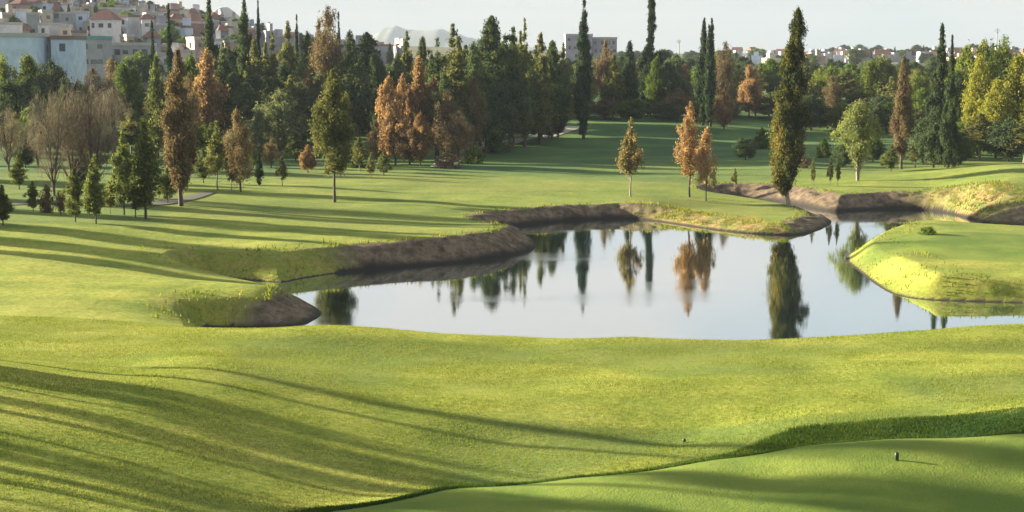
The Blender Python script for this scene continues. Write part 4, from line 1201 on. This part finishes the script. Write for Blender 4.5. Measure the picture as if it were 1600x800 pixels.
# distant town on the right skyline
def far_house(x, y, w, dep, h, wall, roof, label, group):
    z = float(ground(x, y)[0])
    v1, q1 = box_v(-w / 2, w / 2, -dep / 2, dep / 2, -5, h)
    if roof:
        v2 = [(-w / 2 - .4, -dep / 2 - .4, h + .02), (w / 2 + .4, -dep / 2 - .4, h + .02), (w / 2 + .4, dep / 2 + .4, h + .02), (-w / 2 - .4, dep / 2 + .4, h + .02), (-w / 2, 0, h + 2), (w / 2, 0, h + 2), (w / 2, 0.1, h + 2), (-w / 2, .1, h + 2)]
        q2 = [(0, 3, 2, 1), (4, 5, 6, 7), (0, 1, 5, 4), (1, 2, 6, 5), (2, 3, 7, 6), (3, 0, 4, 7)]
    else:
        v2, q2 = box_v(-w * .3, w * .1, -dep * .3, dep * .2, h + .01, h + 1.6)
    me = mesh_np('house', v1 + v2, q1 + [tuple(i + 8 for i in f) for f in q2], [WALLS[wall], ROOFS['terracotta'] if roof else WALLS[wall]], midx=[0] * 6 + [1] * 6)
    o = link(bpy.data.objects.new('house', me))
    o.location = (x, y, z)
    o.rotation_euler[2] = rh.uniform(-.4, .4)
    tag(o, label, 'house', group)


def zone(px):
    return 'between grey block and twin cypresses' if px < 1104 else 'between twin cypresses and old cypress' if px < 1235 else 'between old cypress and columnar orange one' if px < 1408 else 'between columnar orange and pointed cypress' if px < 1466 else 'on the skyline above the willows' if px < 1600 else 'beyond the right edge'


for i in range(120):
    px = rh.uniform(1150, 1640)
    d = rh.uniform(640, 940)
    x = at(px, 90, d)[0]
    wc = rh.choice(['white', 'lilac', 'grey', 'cream', 'salmon', 'lilac', 'pale blue', 'grey', 'grey'])
    rf = rh.random() < .12
    far_house(x, d, rh.uniform(3, 6.5), 6, rh.uniform(2.0, 3.8), wc, rf, 'x', 'tiny houses of the distant right-hand town')
    ranked(scene.collection.objects[-1], 'tiny %s %s-roofed house, %%s %s' % (wc, 'red' if rf else 'flat', zone(px)), px)
for i in range(95):
    px = rh.uniform(890, 1640)
    d = rh.uniform(600, 930)
    x = at(px, 90, d)[0]
    kd = rh.choice(['darkbroad', 'darkbroad', 'broad', 'cypress'])
    hh = rh.uniform(3.5, 6.5)
    ranked(tree_at(kd, x, d, hh, hh * (.25 if kd == 'cypress' else 1.3), 'x', 'trees of the distant right-hand town', var=rh.randrange(3)), {'darkbroad': 'distant dark round tree', 'broad': 'distant green round tree', 'cypress': 'distant tiny cypress'}[kd] + ', %s ' + zone(px), px)

# palm and masts on the skyline
def palm(px, top, d, label):
    x, y, zt = at(px, top, d)
    z = float(ground(x, y)[0])
    h = zt - z
    r = link(bpy.data.objects.new('palm_tree', None))
    r.location = (x, y, z)
    tag(r, label, 'palm tree')
    v, q = tube([[(0, 0, 0, .28), (.1, 0, h * .5, .2), (0, 0, h - .8, .18)]], 7)
    link(bpy.data.objects.new('trunk', mesh_np('palm_trunk', v, q, [BARK], smooth=True)), r)
    rng = np.random.default_rng(5)
    g = norm(rng.normal(size=(1400, 3)))
    pos = g * rng.uniform(.3, 1, (1400, 1)) ** .5 * np.array([1.5, 1.5, 1.3]) + np.array([0, 0, h - .9])
    v, q = leaf_quads(pos, norm(np.cross(g, rng.normal(size=g.shape))), .5, .06, .3, rng)
    link(bpy.data.objects.new('crown', mesh_np('palm_crown', v, q, [F['dusk']], {'tint': np.repeat(rng.uniform(0, .7, 1400), 4)})), r)


palm(1035, 82, 300, 'fan palm with a round head just right of the very tall thin cypress')
palm(1160, 92, 330, 'fan palm among the woods between the twin cypresses and the old cypress')


def mast(px, top, d, label):
    x, y, zt = at(px, top, d)
    z = float(ground(x, y)[0])
    h = zt - z
    r = link(bpy.data.objects.new('radio_mast', None))
    r.location = (x, y, z)
    tag(r, label, 'mast')
    v, q = tube([[(0, 0, 0, .28), (0, 0, h * .6, .2), (0, 0, h, .10)]], 6)
    link(bpy.data.objects.new('pole', mesh_np('pole', v, q, [M_METAL], smooth=True)), r)
    link(bpy.data.objects.new('antenna', boxes('antenna', [(-.9, .9, -.08, .08, h * .93, h * .94), (-.6, .6, -.08, .08, h * .97, h * .98), (-.25, .25, -.2, .2, h * .88, h * .91)], M_METAL)), r)


mast(1061, 62, 520, 'thin grey mast on the skyline between the thin tall cypress and the twin cypresses')
mast(1558, 44, 520, 'thin grey mast above the willows near the right edge')

# ------------------------------------------------------------------ cart paths draped on the slope
M_PATH = paint('worn_concrete_path', (.36, .33, .28), .2, .8)
M_DIRT = paint('bare_brown_soil', (.060, .055, .032), .35, .5)


def path_px(pts, width, mat, lift=.05):
    c = np.array([hit(a, b) for a, b in pts])
    for _ in range(3):
        c = np.concatenate([c[:1], np.stack([c[:-1] * .75 + c[1:] * .25, c[:-1] * .25 + c[1:] * .75], 1).reshape(-1, 2), c[-1:]])
    d = np.gradient(c, axis=0)
    d /= np.linalg.norm(d, axis=1, keepdims=True) + 1e-9
    nrm = np.stack([-d[:, 1], d[:, 0]], 1)
    V = []
    K = 5
    wv = np.interp(np.linspace(0, 1, len(c)), np.linspace(0, 1, len(width)), width) if hasattr(width, '__len__') else np.full(len(c), width)
    for s in np.linspace(-.5, .5, K):
        V.append(c + nrm * (s * wv)[:, None])
    V = np.stack(V, 1).reshape(-1, 2)
    z = ground(V[:, 0], V[:, 1]) + lift
    n = len(c)
    Q = [(i * K + j, (i + 1) * K + j, (i + 1) * K + j + 1, i * K + j + 1) for i in range(n - 1) for j in range(K - 1)]
    me = mesh_np('path', np.column_stack([V, z]), Q, [mat], smooth=True)
    tag(link(bpy.data.objects.new('path', me)), kind='structure')


path_px([(690, 262), (712, 246), (730, 238), (760, 229), (800, 223), (850, 213), (880, 204), (900, 198)], 2.4, M_PATH)
path_px([(-40, 322), (40, 318), (100, 316), (170, 322), (240, 320), (285, 312), (330, 300)], (1.6, 2.4, 1.8, 2.4, 1.6, .8), M_DIRT)

# ------------------------------------------------------------------ far hills
def ridge(name, pts, d, thick, col):
    m = paint(name + '_scrub', col, .25, .004)
    pxs = np.linspace(pts[0][0], pts[-1][0], 160)
    row = np.interp(pxs, [p[0] for p in pts], [p[1] for p in pts]) + (vnoise(pxs / 9, pxs * 0, 3) - .5) * 3
    V = []
    K = 14
    for k in range(K):
        t = k / (K - 1)
        for px, rw in zip(pxs, row):
            x, y, z = at(px, rw, d)
            s = math.sin(math.pi * t)
            zz = -2 + (z + 2) * s ** 1.2
            V.append((x, y + (t - .5) * thick, zz + float(vnoise(np.array([x / 120.]), np.array([t * 9.]), 8)[0] - .5) * .1 * z * s))
    n = len(pxs)
    Q = [(k * n + i, k * n + i + 1, (k + 1) * n + i + 1, (k + 1) * n + i) for k in range(K - 1) for i in range(n - 1)]
    tag(link(bpy.data.objects.new('hills', mesh_np('hills', V, Q, [m], smooth=True))), kind='structure')


ridge('mountain', [(380, 92), (520, 80), (572, 66), (590, 53), (604, 45), (620, 42), (636, 47), (660, 48), (690, 45), (715, 52), (760, 66), (900, 84), (1100, 92)], 5200, 1500, (.16, .17, .15))
ridge('hill', [(300, 60), (322, 44), (336, 24), (346, 12), (352, 11), (362, 19), (374, 28), (386, 44), (410, 58), (450, 76), (520, 92)], 1500, 350, (.30, .29, .28))

# ------------------------------------------------------------------ grass stuff
def tuft_mesh(name, n_try, region, mask, lo, hi, wd, mat, seed, lean=.35):
    rng = np.random.default_rng(seed)
    u0, u1, y0, y1 = region
    y = np.sqrt(rng.uniform(y0 ** 2, y1 ** 2, n_try))
    x = y * rng.uniform(u0, u1, n_try)
    z, sd, att, k = ground(x, y, full=True)
    keep = mask(x, y, z, sd, att) > rng.uniform(0, 1, n_try)
    x, y, z = x[keep], y[keep], z[keep]
    n = len(x)
    h = rng.uniform(lo, hi, n) * (.5 + vnoise(x / 1.5, y / 1.5, 4))
    a = rng.uniform(0, 6.28, n)
    w = wd * rng.uniform(.6, 1.4, n)
    dx, dy = np.cos(a) * w, np.sin(a) * w
    lx, ly = rng.normal(size=n) * lean * h, rng.normal(size=n) * lean * h
    V = np.stack([np.stack([x - dx, y - dy, z - .02], 1), np.stack([x + dx, y + dy, z - .02], 1), np.stack([x + lx, y + ly, z + h], 1)], 1).reshape(-1, 3)
    tint = np.clip(vnoise(x / 2.5, y / 2.5, 15) * .7 + rng.uniform(-.1, .4, n), 0, 1)
    return mesh_np(name, V, None, [mat], {'tint': np.repeat(tint, 3)}, tris=np.arange(3 * n).reshape(n, 3))


F['roughgrass'] = foliage_mat('rough_grass', [(0, (.07, .11, .02)), (.5, (.16, .20, .03)), (.85, (.28, .27, .05)), (1, (.40, .27, .08))], .4)
F['turf'] = foliage_mat('turf_blades', [(0, (.13, .17, .03)), (.5, (.18, .21, .042)), (1, (.235, .25, .06))], .3)
me = tuft_mesh('rough_grass', 260000, (-.36, .36, 70, 150), lambda x, y, z, sd, att: np.maximum(np.minimum(1, att[:, 2] * 1.3) * (sd > .25) * (sd < att[:, 0] * 1.6 + .5) * (.15 + .85 * (vnoise(x / 1.3, y / 1.3, 22) > .45)), (att[:, 1] > .5) * (sd > att[:, 0] * (.75 + .5 * vnoise(x / .9, y / .9, 23))) * (sd < att[:, 0] * 1.35) * .6), .06, .24, .035, F['roughgrass'], 3)
tag(link(bpy.data.objects.new('rough_grass', me)), 'rough dry and green grass tufts on the pond banks', 'grass', kind='stuff')
me = tuft_mesh('grass', 420000, (-.34, .34, 30, 68), lambda x, y, z, sd, att: np.where(y < np.interp(x / y, (lipx - 800) / FPX, [29, 31.5, 33.2, 34.9, 35.8, 37, 37.4, 38, 39, 39.3, 39.3, 39.3]) + np.interp(x / y, (np.array([380, 480, 900, 1020, 1250, 1600, 1900]) - 800) / FPX, [0, .7, .7, 3.6, 6.1, 5.9, 5.8]), .0, 1.0), .02, .05, .014, F['turf'], 6)
tag(link(bpy.data.objects.new('grass', me)), 'short mown grass of the near slopes', 'grass', kind='stuff')

F['collar'] = foliage_mat('shade_tinted_collar_grass', [(0, (.028, .060, .014)), (.6, (.070, .115, .022)), (1, (.15, .18, .03))], .35)  # longer grass, with the shade behind the lip put into its greens
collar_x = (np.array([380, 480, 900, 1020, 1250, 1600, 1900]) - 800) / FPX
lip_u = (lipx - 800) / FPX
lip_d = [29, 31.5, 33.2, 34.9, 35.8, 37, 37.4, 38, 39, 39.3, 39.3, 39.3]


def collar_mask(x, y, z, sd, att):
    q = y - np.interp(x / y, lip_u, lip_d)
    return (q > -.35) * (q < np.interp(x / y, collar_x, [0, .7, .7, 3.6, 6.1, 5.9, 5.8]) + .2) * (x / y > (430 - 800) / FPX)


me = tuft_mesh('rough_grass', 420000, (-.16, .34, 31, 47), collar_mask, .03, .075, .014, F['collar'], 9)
tag(link(bpy.data.objects.new('rough_grass', me)), 'longer grass fringe round the near green, darkened in colour for shade', 'grass', kind='stuff')

# two small dark markers on the near grass
M_PEG = paint('dark_green_paint', (.012, .030, .010), .1, 8, .5)
for px, b, tp, lab in [(1401, 719, 706, 'stubby dark green tee peg on the near green'), (1069, 691, 685, 'tiny dark green knob in the sunlit grass above the near green')]:
    x, y = hit(px, b)
    z = float(ground(x, y)[0])
    h = at(px, tp, y)[2] - z
    v, q = tube([[(0, 0, -.05, .035), (0, 0, h * .25, .045), (0, 0, h * .6, .05), (0, 0, h * .9, .04), (0, 0, h, .008)]], 10)
    o = link(bpy.data.objects.new('tee_marker', mesh_np('tee_marker', v, q, [M_PEG], smooth=True)))
    o.location = (x, y, z)
    tag(o, lab, 'tee marker')

# ------------------------------------------------------------------ haze
mh = bpy.data.materials.new('air')
mh.use_nodes = True
mh.node_tree.nodes.clear()
pv = N(mh.node_tree, 'ShaderNodeVolumePrincipled')
pv.inputs['Density'].default_value = 1.6e-4
pv.inputs['Color'].default_value = (.36, .43, .52, 1)
pv.inputs['Anisotropy'].default_value = 0.0
oo = N(mh.node_tree, 'ShaderNodeOutputMaterial')
mh.node_tree.links.new(pv.outputs[0], oo.inputs['Volume'])
hz_ = boxes('haze', [(-7400, 7400, -40, 7300, -4, 190)], mh)
tag(link(bpy.data.objects.new('haze', hz_)), kind='stuff')

give_ranks()
